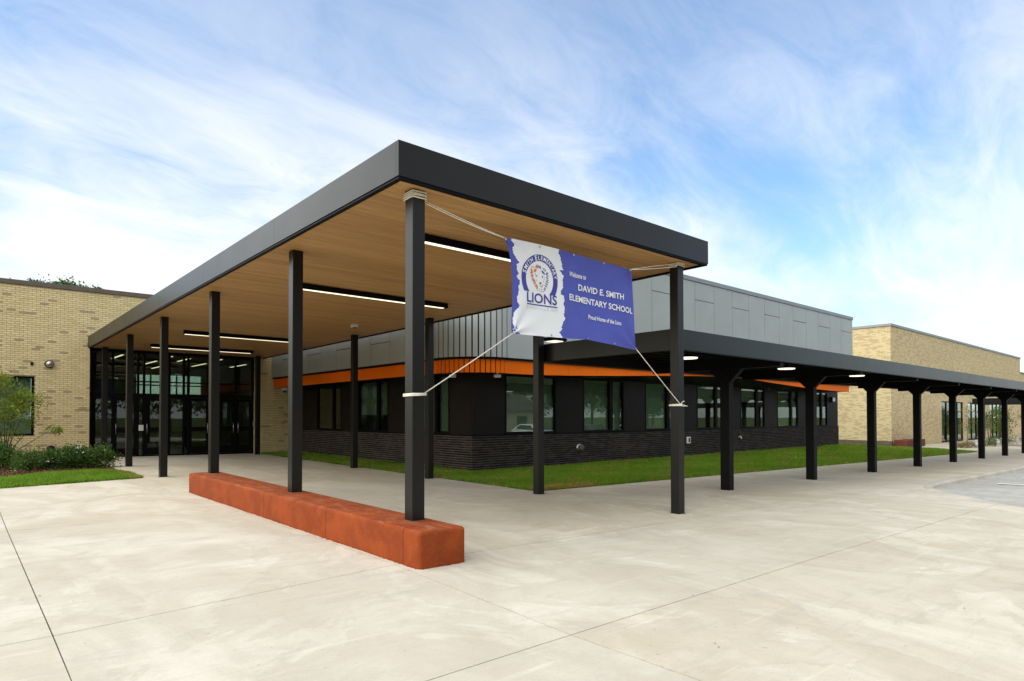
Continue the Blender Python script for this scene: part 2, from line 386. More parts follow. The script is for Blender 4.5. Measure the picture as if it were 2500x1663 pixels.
plaza = bpy.data.objects.new('plaza', None); COL.objects.link(plaza); plaza['kind'] = 'structure'
def slab(pts, mat='slab', gap=.005, parent=plaza, name='slab', dz=0.0):
    # inset outline slightly so the sawn joint stays open
    c = Vector((sum(p[0] for p in pts)/len(pts), sum(p[1] for p in pts)/len(pts)))
    n = len(pts); q = []
    area = sum(pts[i][0]*pts[(i+1)%n][1]-pts[(i+1)%n][0]*pts[i][1] for i in range(n))
    if area < 0: pts = pts[::-1]
    for i in range(n):
        p0, p1, p2 = (Vector(pts[(i+k-1) % n]) for k in range(3))
        e1 = (p1-p0).normalized(); e2 = (p2-p1).normalized()
        n1 = Vector((-e1.y, e1.x)); n2 = Vector((-e2.y, e2.x)); b = n1+n2
        b = b/max(.3, b.dot(n1)); q.append(p1 + b*gap)
    m = MB(); m.prism([(p.x, p.y, G(p.x, p.y)-.2+dz) for p in q], (0, 0, .2)); 
    return obj(name, m.mesh(name, MAT[mat]), parent)
# dirt-filled joint bed below the slabs
bed = MB(); bed.poly([(x, y, G(x, y)-.022) for x, y in ((-25,-25),(10.7,-25),(10.7,-4.6),(13.0,-1.7),(14.2,-1.0),(16,-.88),(44,-.8),(44,3.4),(5.6,3.9),(5.68,20.9),(-.45,20.9),(-.5,11.8),(-8,9.2),(-25,4))])
part('joint_bed', bed, MAT['grout'], plaza)
a, b_, c_, d_ = (-3.552,-.76), (-.47,-.335), (.5,-.36), (3.78,-.47)
e_, f_ = (5.55,-.50), (12.4,-.745)
slab([(-3.552,-.76),(-.47,-.335),(-.47,4.6),(-3.52,4.6)])
slab([(-3.52,4.6),(-.47,4.6),(-.47,11.79),(-3.46,10.79)])
slab([(-9.5,-.95),(-3.552,-.76),(-3.52,4.6),(-9.5,4.6)]); slab([(-9.5,4.6),(-3.52,4.6),(-3.46,10.79),(-9.5,8.7)])
slab([(-9.5,-6.5),(-3.60,-6.5),(-3.552,-.76),(-9.5,-.95)])
slab([(-3.58,-3.15),(-.63,-3.12),(-.47,-.335),(-3.552,-.76)])
slab([(-.63,-3.12),(3.75,-3.10),(3.78,-.47),(.5,-.36),(-.47,-.335)])
slab([(3.75,-3.10),(11.9,-3.20),(13.3,-1.95),(14.3,-1.24),(15.2,-1.0),(12.4,-.745),(5.55,-.50),(3.78,-.47)])
slab([(-3.60,-6.5),(-.60,-6.5),(-.63,-3.12),(-3.58,-3.15)]); slab([(-.60,-6.5),(4.2,-6.5),(3.75,-3.10),(-.63,-3.12)])
slab([(4.2,-6.5),(10.9,-6.5),(11.3,-3.85),(11.9,-3.20),(3.75,-3.10)])
slab([(-9.5,-12),(-3.6,-12),(-3.6,-6.5),(-9.5,-6.5)]); slab([(-3.6,-12),(4.2,-12),(4.2,-6.5),(-3.6,-6.5)]); slab([(4.2,-12),(10.9,-12),(10.9,-6.5),(4.2,-6.5)])
for x0, x1 in ((-20,-9.5),):
    slab([(x0,-12),(x1,-12),(x1,-.95),(x0,-1)]); slab([(x0,-1),(x1,-.95),(x1,8.7),(x0,5.2)])
ys = [-.335, 3.474, 7.623, 11.772, 15.921, 20.9]
for i in range(5):
    y0, y1 = ys[i], ys[i+1]
    lo = [(-.47, y0), (.5, -.36), (3.78, -.47), (5.55, -.50)] if i == 0 else [(-.47, y0), (5.62, y0)]
    hi = [(5.60 if i == 0 else 5.64, y1), (-.47, y1)]
    slab(lo+hi, 'slab2', .002 if i else .008)
xw = [5.57, 11.0, 17.2, 23.4, 29.6, 35.8, 42.0]
def ynear(x): return -.50-(x-5.5)*.036 if x < 12.4 else max(-1.0, -.745-(x-12.4)*.09)
for i in range(6):
    x0, x1 = xw[i], xw[i+1]
    low = [(x0, ynear(x0))] + ([(12.4, -.745), (15.2, -1.0)] if i == 1 else []) + [(x1, ynear(x1))]
    slab(low + [(x1, 3.82-(x1-5.6)*.012), (x0, 3.82-(x0-5.6)*.012)], 'slab2', .006)
slab([(42.0,-1.0),(52,-1.0),(60,2.5),(90,3.0),(90,8.8),(47,8.8),(43.2,7.3),(40.2,3.75),(42.0,3.38)], 'slab2', .004)
# road beyond the kerb, dipping below it
kerbline = [(11.0,-6.5),(11.28,-3.9),(11.9,-3.22),(13.3,-1.97),(14.0,-1.45),(14.9,-1.12),(15.9,-1.04),(17.4,-1.03),(20.2,-1.02),(26,-1.01),(34,-1.0),(52,-1.0)]
def rz(i): return [-.006,-.006,-.006,-.008,-.03,-.08,-.105,-.11,-.11,-.11,-.11,-.11][i]
m = MB()
for i, (x, y) in enumerate(kerbline):
    m.v.append((x-.22, y+.22, G(x, y)+rz(i)))
    w = 0 if i < 2 else 1
    m.v.append((x+3+i*.3, y-4, G(x+3, y-4)-.05)); m.v.append((x+25, y-45, G(x+25, y-25)-.05))
for i in range(len(kerbline)-1):
    for k in range(2): m.f.append((i*3+k, i*3+k+1, (i+1)*3+k+1, (i+1)*3+k)); m.m.append(0)
road = obj('road', m.mesh('road', MAT['road'], True), kind='structure')
# kerb stones
kerb = bpy.data.objects.new('kerb', None); COL.objects.link(kerb); kerb['kind'] = 'structure'
kp = [(14.0,-1.45),(14.45,-1.24),(14.9,-1.12),(15.4,-1.06),(15.9,-1.04),(17.4,-1.03)] + [(17.4+2.9*k, -1.03+.003*k) for k in range(1, 12)]
kh = [0.004,.012,.02,.022,.024]
for i in range(len(kp)-1):
    (x0, y0), (x1, y1) = kp[i], kp[i+1]; d = Vector((x1-x0, y1-y0)).normalized(); nn = Vector((d.y, -d.x))
    h0, h1 = (kh[i] if i < 5 else .024), (kh[i+1] if i+1 < 5 else .024)
    g = .004
    mm = MB(); b = 0
    for (x, y, h, s) in ((x0, y0, h0, 1), (x1, y1, h1, -1)):
        px, py = x+d.x*g*s, y+d.y*g*s
        for o_, z in ((-.13, h), (.015, h), (.06, h-.05), (.085, -.16), (-.13, -.16)):
            mm.v.append((px+nn.x*o_, py+nn.y*o_, G(px, py)+z))
    for k in range(5): q = (k+1) % 5; mm.f.append((k, q, 5+q, 5+k)); mm.m.append(0)
    mm.f += [(4,3,2,1,0), (5,6,7,8,9)]; mm.m += [0, 0]
    part('kerb_stone', mm, MAT['curb'], kerb)
st = MB()
for x0, x1, y0, y1 in ((18.0,18.25,-6.2,-1.9),(21.1,21.35,-6.2,-1.9),(24.2,24.45,-6.2,-1.9),(27.3,27.55,-6.2,-1.9)):
    part('parking_line', MB().quad((x0,y0,G(x0,y0)-.044),(x1,y0,G(x1,y0)-.044),(x1,y1,G(x1,y1)-.066),(x0,y1,G(x0,y1)-.066)), MAT['whitepaint'], road)

# ------------------------------------------------------------------ bricks
def brick_wall(owner, faces, mats, weights, n_parts, score, depth=.012, L=.2267, H=.0717, J=.0125):
    """faces: list of (origin, u-axis, length, z0, z1, outward normal, holes[(u0,u1,z0,z1)]); real bricks standing proud of the mortar"""
    out = []
    for (o, u, length, z0, z1, nrm, holes) in faces:
        o = Vector(o); u = Vector(u); nrm = Vector(nrm)
        k = 0; z = z0
        while z < z1-.02:
            h = min(H-J, z1-z); off = -(L/2) if k % 2 else 0.0
            s = off
            while s < length-.005:
                a, b = max(s, 0)+(J/2 if s > 0 else 0), min(s+L, length)-J/2
                if s+L >= length: b = length
                segs = [(a, b)]
                for (h0, h1, hz0, hz1) in holes:
                    if z+h > hz0+.01 and z < hz1-.01:
                        ns = []
                        for (p, q) in segs:
                            if q <= h0 or p >= h1: ns.append((p, q))
                            else:
                                if p < h0: ns.append((p, h0))
                                if q > h1: ns.append((h1, q))
                        segs = ns
                for (p, q) in segs:
                    if q-p > .03: out.append((o, u, nrm, p, q, z, h))
                s += L
            z += H; k += 1
    mi = random.choices(range(len(mats)), weights, k=len(out))
    # dark bricks tend to come in short runs
    for i in range(1, len(mi)):
        if mi[i-1] == len(mats)-1 and random.random() < .18: mi[i] = mi[i-1]
    order = sorted(range(len(out)), key=lambda i: score(out[i][0]+out[i][1]*((out[i][3]+out[i][4])/2)+Vector((0,0,out[i][5]))))
    single = set(order[:n_parts]); cache = {}; field = MB()
    for i, (o, u, nrm, p, q, z, h) in enumerate(out):
        jd = random.uniform(-.002, .003)+depth
        if i in single:
            key = (round(q-p, 3), round(h, 3), mi[i], tuple(u))
            if key not in cache:
                w = (q-p)/2; me = MB()
                pts = [(-u*w).to_tuple(), (u*w).to_tuple(), (u*w+Vector((0,0,h))).to_tuple(), (-u*w+Vector((0,0,h))).to_tuple()]
                me.prism(pts, nrm*.02 if True else nrm)
                mesh = me.mesh('brick', mats[mi[i]])
                bm = bmesh.new(); bm.from_mesh(mesh); bmesh.ops.recalc_face_normals(bm, faces=bm.faces); bm.to_mesh(mesh); bm.free()
                cache[key] = mesh
            obj('brick', cache[key], owner, loc=(o + u*((p+q)/2) + Vector((0,0,z)) + nrm*(jd-.02)))
        else:
            A = o+u*p+Vector((0,0,z)); B = o+u*q+Vector((0,0,z)); hz = Vector((0,0,h)); e = nrm*jd
            b = len(field.v); field.v += [tuple(x) for x in (A, B, B+hz, A+hz, A+e, B+e, B+hz+e, A+hz+e)]
            for f in ((4,5,6,7),(0,1,5,4),(1,2,6,5),(2,3,7,6),(3,0,4,7)):
                field.f.append(tuple(b+t for t in f)); field.m.append(mi[i])
    o = part('brick_field', field, mats, owner, kind='stuff')
    bm = bmesh.new(); bm.from_mesh(o.data); bmesh.ops.recalc_face_normals(bm, faces=bm.faces); bm.to_mesh(o.data); bm.free()
CAMP = Vector((-4.1356, -6.4396, 1.62))

# ------------------------------------------------------------------ brick wing with the entrance (left)
YB = 20.736
wing = thing('brick_wing', 'tan brick school wing with brown coping and glazed entrance at the canopy end', 'building')
OX0, OX1, OZ = -.36, 5.62, 4.16      # entrance opening
WX0, WX1, WZ0, WZ1 = -4.3, -1.94, .975, 2.99
MY = YB                                # mortar plane
w = MB()
w.box(-6.0, WX0, MY, MY+.30, -.1, 6.07); w.box(WX0, WX1, MY, MY+.30, -.1, WZ0); w.box(WX0, WX1, MY, MY+.30, WZ1, 6.07)
w.box(WX1, OX0, MY, MY+.30, -.1, 6.07); w.box(OX0, OX1, MY, MY+.30, OZ, 6.07); w.box(OX1, 7.46, MY, MY+.30, -.1, 6.07)
part('wall', w, MAT['ymortar'], wing)
brick_wall(wing, [((-6.0, MY, -.05), (1,0,0), 13.46, -.0, 6.115, (0,-1,0), [(WX0+6, WX1+6, WZ0+.05, WZ1+.05), (OX0+6, OX1+6, -1, OZ+.05)]),
                  ((OX1, YB+.56, -.05), (0,-1,0), .55, 0, OZ+.05, (-1,0,0), [])],
           MAT['ybrick'], (.5, .28, .17, .05), 300, lambda p: (p-Vector((-1.6, MY, 2.6))).length + (9 if p.x > -.3 else 0))
part('jamb', MB().box(OX1, OX1+.3, MY+.301, MY+.56, -.1, OZ), MAT['ymortar'], wing)
bpart('coping', MB().box(-6.05, 7.5, MY-.06, MY+.36, 6.075, 6.235), MAT['browncap'], wing, .01)
part('roof', MB().box(-6, 7.4, MY+.31, 34, 5.75, 5.85), MAT['greycap'], wing)
part('side_wall', MB().box(-6.3, -6.001, MY+.05, 34, -.1, 6.0).box(7.461, 7.7, MY+.05, 34, -.1, 6.0), MAT['ymortar'], wing)
# window beside the entrance
wf = MB(); fy0, fy1 = MY+.03, MY+.13
for (x0, x1, z0, z1) in ((WX0, WX1, WZ0, WZ0+.07), (WX0, WX1, WZ1-.07, WZ1), (WX0, WX0+.08, WZ0+.071, WZ1-.071), (WX1-.08, WX1, WZ0+.071, WZ1-.071)): wf.box(x0, x1, fy0, fy1, z0, z1)
win = part('window', wf, MAT['black'], wing)
part('pane', MB().box(WX0+.08, WX1-.08, fy0+.05, fy0+.06, WZ0+.07, WZ1-.07), MAT['glass'], win)
part('blind', MB().box(WX0+.09, WX1-.09, fy0+.14, fy0+.145, WZ0+.08, WZ1-.06), MAT['blind'], win)
# storefront
SY = 21.30
sf = part('storefront', MB().box(OX0, OX1, SY-.06, SY+.06, 4.02, 4.14).box(OX0, OX1, SY-.05, SY+.07, 2.36, 2.50).box(OX0, OX1, SY-.06, SY+.06, .05, .14)
          .box(OX0, OX1, YB+.02, SY-.065, 4.165, 4.2), MAT['black'], wing)
mx = [-.33, .14, .45, 1.28, 1.48, 2.36, 2.88, 3.04, 3.85, 3.98, 4.86, 5.56]
for x in mx: part('mullion', MB().box(x-.035, x+.035, SY-.058, SY+.058, .141, 2.359).box(x-.035, x+.035, SY-.058, SY+.058, 2.501, 4.019), MAT['black'], sf)
part('rail', MB().box(OX0, OX1, SY-.04, SY+.04, 2.93, 2.98), MAT['black'], sf)
for i in range(len(mx)-1):
    x0, x1 = mx[i]+.036, mx[i+1]-.036
    part('pane', MB().box(x0, x1, SY-.006, SY+.006, 2.982, 4.018), MAT['dglass'], sf)
    part('pane', MB().box(x0, x1, SY-.006, SY+.006, 2.502, 2.928), MAT['dglass'], sf)
    if x1-x0 > .6:
        d = part('door', MB().box(x0+.004, x0+.10, SY-.03, SY+.03, .15, 2.35).box(x1-.10, x1-.004, SY-.03, SY+.03, .15, 2.35).box(x0+.101, x1-.101, SY-.03, SY+.03, .15, .42).box(x0+.101, x1-.101, SY-.03, SY+.03, 2.22, 2.35).box(x0+.101, x1-.101, SY-.03, SY+.03, 1.02, 1.20), MAT['black'], wing)
        part('pane', MB().box(x0+.10, x1-.10, SY-.005, SY+.005, .42, 1.02).box(x0+.10, x1-.10, SY-.005, SY+.005, 1.20, 2.22), MAT['dglass'], d)
        hx = x1-.06 if i % 2 else x0+.06
        part('handle', MB().tube([(hx, SY-.031, .95), (hx, SY-.08, .97), (hx, SY-.08, 1.33), (hx, SY-.031, 1.35)], .012, 8), MAT['steel'], d, True)
    else:
        part('pane', MB().box(x0, x1, SY-.006, SY+.006, .142, 2.358), MAT['dglass'], sf)
# lobby behind the glass
lob = part('lobby_shell', MB().box(-1.2, -1.1, SY+.3, 30, 0, 4.3).box(8.2, 8.3, SY+.3, 30, 0, 4.3).box(-1.1, 8.2, SY+.07, 30, 4.28, 4.34)
           .box(-1.1, 8.2, 30.0, 30.2, .1, 2.72).box(-1.1, 8.2, 30.0, 30.2, 3.74, 4.28).box(-1.1, 2.9, 30.0, 30.2, 2.721, 3.739).box(5.95, 8.2, 30.0, 30.2, 2.721, 3.739), MAT['interiorwall'], wing)
part('lobby_floor', MB().box(-1.1, 8.2, SY-.05, 30, .05, .115), MAT['terrazzo'], wing)
cw = part('clerestory_window', MB().box(2.9, 5.95, 30.02, 30.1, 3.18, 3.24), MAT['black'], wing)
for x in (3.55, 4.15, 4.75, 5.35): part('mullion', MB().box(x-.03, x+.03, 30.01, 30.11, 2.722, 3.738), MAT['black'], cw)
part('pane', MB().box(2.9, 5.95, 30.05, 30.06, 2.721, 3.739), MAT['glass'], cw)
part('reception_counter', MB().box(1.2, 4.6, 27.2, 27.9, .116, 1.1).box(1.1, 4.7, 27.1, 28.0, 1.101, 1.15), MAT['interior'], wing)
for i, (x, y0, y1) in enumerate(((.93,22.2,24.4),(2.55,21.7,22.9),(2.60,24.5,26.7),(3.36,22.3,24.2),(3.48,27.2,29.5),(4.63,24.6,26.8),(4.5,21.9,23.2),(.3,26,28.2),(6.2,24,26.2))):
    l = part('lobby_light', MB().box(x-.05, x+.05, y0, y1, 4.03, 4.10), MAT['black'], wing)
    part('lens', MB().box(x-.045, x+.045, y0+.02, y1-.02, 4.015, 4.028), MAT['lamp3'], l)
# things fixed to the wall
g = thing('globe_light', 'round chrome wall light above the shrubs on the tan brick wall', 'wall light')
c = (-1.54, MY-.014, 3.435)
part('base', MB().lathe([(.0,0),(.135,0),(.135,-.05),(.12,-.07)], c, 24, 'y'), MAT['black'], g, True)
part('dome', MB().lathe([(.115,-.07),(.11,-.11),(.085,-.155),(.05,-.18),(.005,-.19)], c, 24, 'y'), MAT['steel'], g, True)
tag(bpart('junction_box', MB().box(-2.06, -1.98, MY-.05, MY-.014, 3.37, 3.48), MAT['charcoal'], None), 'small dark box on tan brick left of the round wall light', 'junction box')
g = thing('drain_outlet', 'dark round scupper outlet low on tan brick above the shrubs', 'drain outlet')
c = (-1.467, MY-.014, .50)
part('flange', MB().lathe([(.06,0),(.13,0),(.13,-.02),(.085,-.03),(.085,-.10),(.065,-.10),(.065,0.0)], c, 20, 'y'), MAT['charcoal'], g, True)
tag(bpart('hose_box', MB().box(-.72, -.56, MY-.10, MY-.014, .38, .56), MAT['whitepaint'], None, .02), 'small white hydrant box low on tan brick beside the entrance', 'hydrant box')
tag(part('paper_notice', MB().box(1.30, 1.46, SY-.067, SY-.062, 1.08, 1.30), MAT['whitepaint'], None), 'white paper notice taped on the entrance door frame', 'notice')
tag(bpart('door_controller', MB().box(5.52, 5.59, YB+.30, YB+.40, 1.22, 1.40), MAT['steel'], None, .01), 'small steel card reader on the brick jamb right of the entrance', 'card reader')

# ------------------------------------------------------------------ entrance canopy
def ZS(x, y): return 4.2891 - .0101*y - .0019*x
STN = [0, 3.474, 7.623, 11.772, 15.921, 20.07]
XR = 5.3446
CX0, CX1, CY0, CY1 = -.42, 5.844, -.315, YB-.02
can = thing('entrance_canopy', 'large charcoal flat canopy with wood plank soffit on dark square columns', 'canopy')
def slabbox(x0, x1, y0, y1, za, zb, mat, name, parent=can, w=.004):
    m = MB(); b = 0
    pts = [(x0,y0),(x1,y0),(x1,y1),(x0,y1)]
    m.v = [(x, y, ZS(x, y)+za) for x, y in pts] + [(x, y, ZS(x, y)+zb) for x, y in pts]
    m.f = [(0,3,2,1),(4,5,6,7),(0,1,5,4),(1,2,6,5),(2,3,7,6),(3,0,4,7)]; m.m = [0]*6
    return obj(name, bevel(m.mesh(name, mat), w, 1, False), parent)
T = .05
yy = [CY0+T+.001, 3.3, 6.9, 10.5, 14.1, 17.7, CY1]
for a, b in zip(yy, yy[1:]): slabbox(CX0, CX0+T, a+.001, b-.001, .0, .40, MAT['charcoal'], 'fascia', w=.002)
for a, b in ((CX0, 2.7), (2.7, CX1)): slabbox(a, b-.002, CY0, CY0+T, .0, .40, MAT['charcoal'], 'fascia', w=.002)
slabbox(CX1-T, CX1, CY0+T+.001, CY1, .0, .40, MAT['charcoal'], 'fascia')
slabbox(CX0+T+.001, CX1-T-.001, CY0+T+.001, CY1, .30, .385, MAT['greycap'], 'roof_deck')
for (x0, x1, y0, y1) in ((CX0+.012, CX0+.075, CY0+.076, CY1), (CX0+.012, CX1-.012, CY0+.012, CY0+.075), (CX1-.075, CX1-.012, CY0+.076, CY1)):
    slabbox(x0, x1, y0, y1, -.028, -.003, MAT['black'], 'edge_trim', w=.002)
slabbox(CX0+.06, CX1-.06, CY0+.06, CY1, .03, .06, MAT['black'], 'soffit_backing')
sof = bpy.data.objects.new('soffit', None); COL.objects.link(sof); sof.parent = can
PW = .1475
pm = bevel(MB().box(-(CX1-CX0)/2+.077, (CX1-CX0)/2-.077, -PW/2+.0045, PW/2-.0045, 0, .022).mesh('plank', MAT['wood']), .004, 1, False)
y = CY0+.077+PW/2; k = 0
while y + PW/2 < YB-.03:
    xc = (CX0+CX1)/2
    obj('plank', pm, sof, loc=(xc, y, ZS(xc, y)), rot=(-.0101, .0019, 0)); y += PW
def on_bench(y): return y < 7.95
CW = .085
for xr in (0.0, XR):
    for i, y in enumerate(STN):
        zb = G(xr, y) + (.398 if (xr == 0 and y < 7.9) else 0)
        cc = bpart('column', MB().box(xr-CW, xr+CW, y-CW, y+CW, zb-.005, ZS(xr, y)-.002), MAT['charcoal'], can, .008)
        part('base_grout', MB().box(xr-CW-.012, xr+CW+.012, y-CW-.012, y+CW+.012, zb-.004, zb+.006), MAT['grout'], cc)
ords = ('nearest the banner', 'second from the banner', 'third from the banner', 'farthest, next to the entrance')
for i, (x0, x1, yc) in enumerate(((1.0,4.50,1.37),(1.0,4.50,5.66),(1.0,4.46,13.92),(1.02,4.46,18.1))):
    t = thing('linear_light', 'black linear light with warm glowing strip under the canopy, '+ords[i], 'light', 'linear lights under the canopy')
    z = ZS(2.5, yc)
    o = bpart('housing', MB().box(x0, x1, yc-.055, yc+.055, z-.115, z-.006), MAT['black'], t, .004)
    part('diffuser', MB().box(x0+.03, x1-.10, yc-.042, yc+.042, z-.123, z-.1155), MAT['lamp'], t)
t = thing('soffit_sensor', 'small pale box fixed to the wood soffit above the third right column', 'sensor')
z = ZS(4.34, 9.82)
bpart('case', MB().box(4.24, 4.40, 9.72, 9.88, z-.09, z-.004), MAT['whitepaint'], t, .01)
part('lens', MB().box(4.27, 4.37, 9.75, 9.85, z-.105, z-.091), MAT['interior'], t)

# ------------------------------------------------------------------ terracotta bench
ben = thing('concrete_bench', 'long low terracotta coated concrete bench under the left row of canopy columns', 'bench')
BX0, BX1 = -.393, .222
segs = [(-.707, -.381), (-.381, 1.526), (1.526, 3.74), (3.74, 5.9), (5.9, 7.95)]
for i, (y0, y1) in enumerate(segs):
    q0, q1 = y0+(.005 if i else 0), y1-(.005 if i < 4 else 0)
    m = MB(); pts = [(BX0,q0),(BX1,q0),(BX1,q1),(BX0,q1)]
    m.v = [(x, y, G(x, y)-.03) for x, y in pts] + [(x, y, G(x, y)+.40) for x, y in pts]
    m.f = [(0,3,2,1),(4,5,6,7),(0,1,5,4),(1,2,6,5),(2,3,7,6),(3,0,4,7)]; m.m = [0]*6
    me = m.mesh('bench_block', MAT['red'])
    bm = bmesh.new(); bm.from_mesh(me); bm.edges.ensure_lookup_table()
    es = []
    for e in bm.edges:
        a, b = e.verts[0].co, e.verts[1].co
        top = a.z > .2 and b.z > .2; endn = abs(a.y-y0) < .02 and abs(b.y-y0) < .02 and i == 0; endf = abs(a.y-y1) < .02 and abs(b.y-y1) < .02 and i == 4
        if top and (abs(a.y-b.y) > .1 or endn or endf): es.append(e)
        elif (endn or endf) and abs(a.z-b.z) > .2: es.append(e)
    bmesh.ops.bevel(bm, geom=es, offset=.045, segments=4, profile=.5, affect='EDGES'); bm.to_mesh(me); bm.free()
    me.polygons.foreach_set('use_smooth', [True]*len(me.polygons)); me.set_sharp_from_angle(angle=R(40))
    obj('bench_block', me, ben)

m = MB(); rr = random.Random(3)
def fringe(p0, p1, nrm, n):
    pts = []
    for i in range(n+1):
        f = i/n; x, y = p0[0]+(p1[0]-p0[0])*f, p0[1]+(p1[1]-p0[1])*f; o = rr.choice((.008, .012, .016, .022, .03))*rr.uniform(.6, 1.2)
        m.v.extend([(x, y, G(x, y)+.002), (x+nrm[0]*o, y+nrm[1]*o, G(x, y)+.002)])
        if i: b = len(m.v); m.f.append((b-4, b-2, b-1, b-3)); m.m.append(0)
fringe((BX0+.002, 7.9), (BX0+.002, -.66), (-1, 0), 260); fringe((BX0+.03, -.706), (BX1-.03, -.706), (0, -1), 40)
part('paint_residue', m, MAT['red'], ben)

# ------------------------------------------------------------------ classroom wing (dark base, orange band, grey upper storey)
DX, DY = 7.455, 8.505; DXR = 33.55
cls = thing('classroom_wing', 'classroom wing with dark brick base, orange band and grey metal panel upper wall', 'building')
BZ = 1.035
part('base_wall', MB().box(DX+.012, DXR, DY+.012, DY+.3, -.55, BZ-.02).box(DX+.012, DX+.3, DY+.301, YB-.02, -.3, BZ-.02).box(DXR-.3, DXR, DY+.301, 14, -.55, BZ-.02), MAT['dmortar'], cls)
H_ = .0717
brick_wall(cls, [((DX, DY+.012, 0), (1,0,0), DXR-DX, BZ-.02-.0717*21, BZ-.02, (0,-1,0), []),
                 ((DX+.012, YB-.02, 0), (0,-1,0), YB-.02-DY, BZ-.02-.0717*17, BZ-.02, (-1,0,0), [])],
           MAT['dbrick'], (.45, .35, .2), 300, lambda p: (p-CAMP).length + (3 if p.x < DX+.1 else 0))
bpart('sill_flashing', MB().box(DX-.01, DXR+.02, DY-.012, DY+.12, BZ-.016, BZ+.02).box(DX-.01, DX+.12, DY+.121, YB-.03, BZ-.016, BZ+.02), MAT['black'], cls, .004)
PY, PX = DY+.03, DX+.03          # cladding faces
WZ0_, WZ1_ = 1.12, 2.86
fronts = [8.81, 12.36, 15.86, 19.38, 22.93, 26.42, 29.95]
sides = [(9.75, 11.85), (13.42, 15.52), (17.0, 19.1)]
# header and mullion zone cladding
def panel(x0, x1, y0, y1, z0, z1, name='cladding_panel', mat='darkpanel', g=.004):
    return part(name, MB().box(x0+g if x1-x0 > .2 else x0, x1-g if x1-x0 > .2 else x1, y0+g if y1-y0 > .2 else y0, y1-g if y1-y0 > .2 else y1, z0+.003, z1-.003), MAT[mat], cls)
edges = [DX+.03]
for f in fronts: edges += [f-.06, f+2.19]
edges += [DXR-.04]
for i in range(0, len(edges), 2):
    x0, x1 = edges[i], edges[i+1]
    panel(x0, x1, PY, PY+.05, BZ+.022, 2.92)
for f in fronts: panel(f-.06, f+2.19, PY, PY+.05, 2.921, 3.28); panel(f-.06, f+2.19, PY, PY+.05, BZ+.022, WZ0_-.06)
for i in range(0, len(edges), 2): panel(edges[i], edges[i+1], PY, PY+.05, 2.921, 3.28)
sed = [PY+.052]
for a, b in sides: sed += [a-.06, b+.06]
sed += [YB-.02]
for i in range(0, len(sed), 2): panel(PX, PX+.05, sed[i], sed[i+1], BZ+.022, 3.28)
for a, b in sides: panel(PX, PX+.05, a-.06, b+.06, 2.921, 3.28); panel(PX, PX+.05, a-.06, b+.06, BZ+.022, WZ0_-.06)
# windows
def window_front(x, k):
    m = MB(); y0, y1 = PY-.01, PY+.10; xa, xm0, xm1, xb = x-.055, x+1.36, x+1.53, x+2.185
    m.box(xa, xb, y0, y1, WZ0_-.057, WZ0_+.005); m.box(xa, xb, y0, y1, WZ1_, WZ1_+.055)
    for a, b in ((xa, x), (xm0, xm1), (x+2.12, xb)): m.box(a, b, y0, y1, WZ0_+.006, WZ1_-.001)
    wn = part('window', m, MAT['black'], cls)
    part('pane', MB().box(x, xm0, y0+.05, y0+.058, WZ0_+.005, WZ1_), MAT['glass'], wn)
    part('pane', MB().box(xm1, x+2.12, y0+.05, y0+.058, WZ0_+.005, WZ1_), MAT['glass'], wn)
    drop = (1.0, 1.0, 1.0, .40, .34, 1.0, .5)[k]
    zb = WZ1_-(WZ1_-WZ0_)*drop+.01
    if k == 0: part('headrail', MB().box(x+.01, x+2.11, y0+.10, y0+.14, WZ1_-.20, WZ1_+.01), MAT['whitepaint'], wn)
    part('blind', MB().box(x+.01, xm0+.04, y0+.16, y0+.165, zb, WZ1_+.02), MAT['blind'], wn)
    part('blind', MB().box(xm1-.04, x+2.11, y0+.16, y0+.165, zb, WZ1_+.02), MAT['blind'], wn)
for k, x in enumerate(fronts): window_front(x, k)
for k, (a, b) in enumerate(sides):
    m = MB(); x0, x1 = PX-.01, PX+.10; mm = a+.60
    m.box(x0, x1, a-.055, b+.055, WZ0_-.057, WZ0_+.005); m.box(x0, x1, a-.055, b+.055, WZ1_, WZ1_+.055)
    for p, q in ((a-.055, a), (mm, mm+.14), (b, b+.055)): m.box(x0, x1, p, q, WZ0_+.006, WZ1_-.001)
    wn = part('window', m, MAT['black'], cls)
    part('pane', MB().box(x0+.05, x0+.058, a, mm, WZ0_+.005, WZ1_), MAT['glass'], wn)
    part('pane', MB().box(x0+.05, x0+.058, mm+.14, b, WZ0_+.005, WZ1_), MAT['glass'], wn)
    if k != 2: part('blind', MB().box(x0+.16, x0+.165, a, b, WZ0_+(.02 if k == 0 else .55), WZ1_+.02), MAT['blind'], wn)
# closed rooms behind the windows
part('room_shell', MB().box(DX+.6, DXR-.05, 13.2, 13.3, -.3, 3.2).box(12.0, 12.1, DY+.6, 13.2, -.3, 3.2).box(18.4, 18.5, DY+.31, 13.2, -.3, 3.2).box(25.6, 25.7, DY+.31, 13.2, -.3, 3.2).box(DX+.31, DXR-.31, DY+.31, 13.2, -.1, 0.0).box(12.101, 12.2, 13.301, YB-.1, -.3, 3.2).box(DX+.31, 12.1, YB-.10, YB-.04, -.3, 3.25).box(DX+.31, 12.1, 13.31, YB-.11, -.1, 0.0), MAT['interiorwall'], cls)
part('end_wall', MB().box(DXR-.30, DXR-.02, DY+.1, 20, BZ, 3.25), MAT['darkpanel'], cls)
part('flat_roof', MB().box(DX+.2, DXR, DY+.05, YB-.03, 3.285, 3.34), MAT['greycap'], cls)
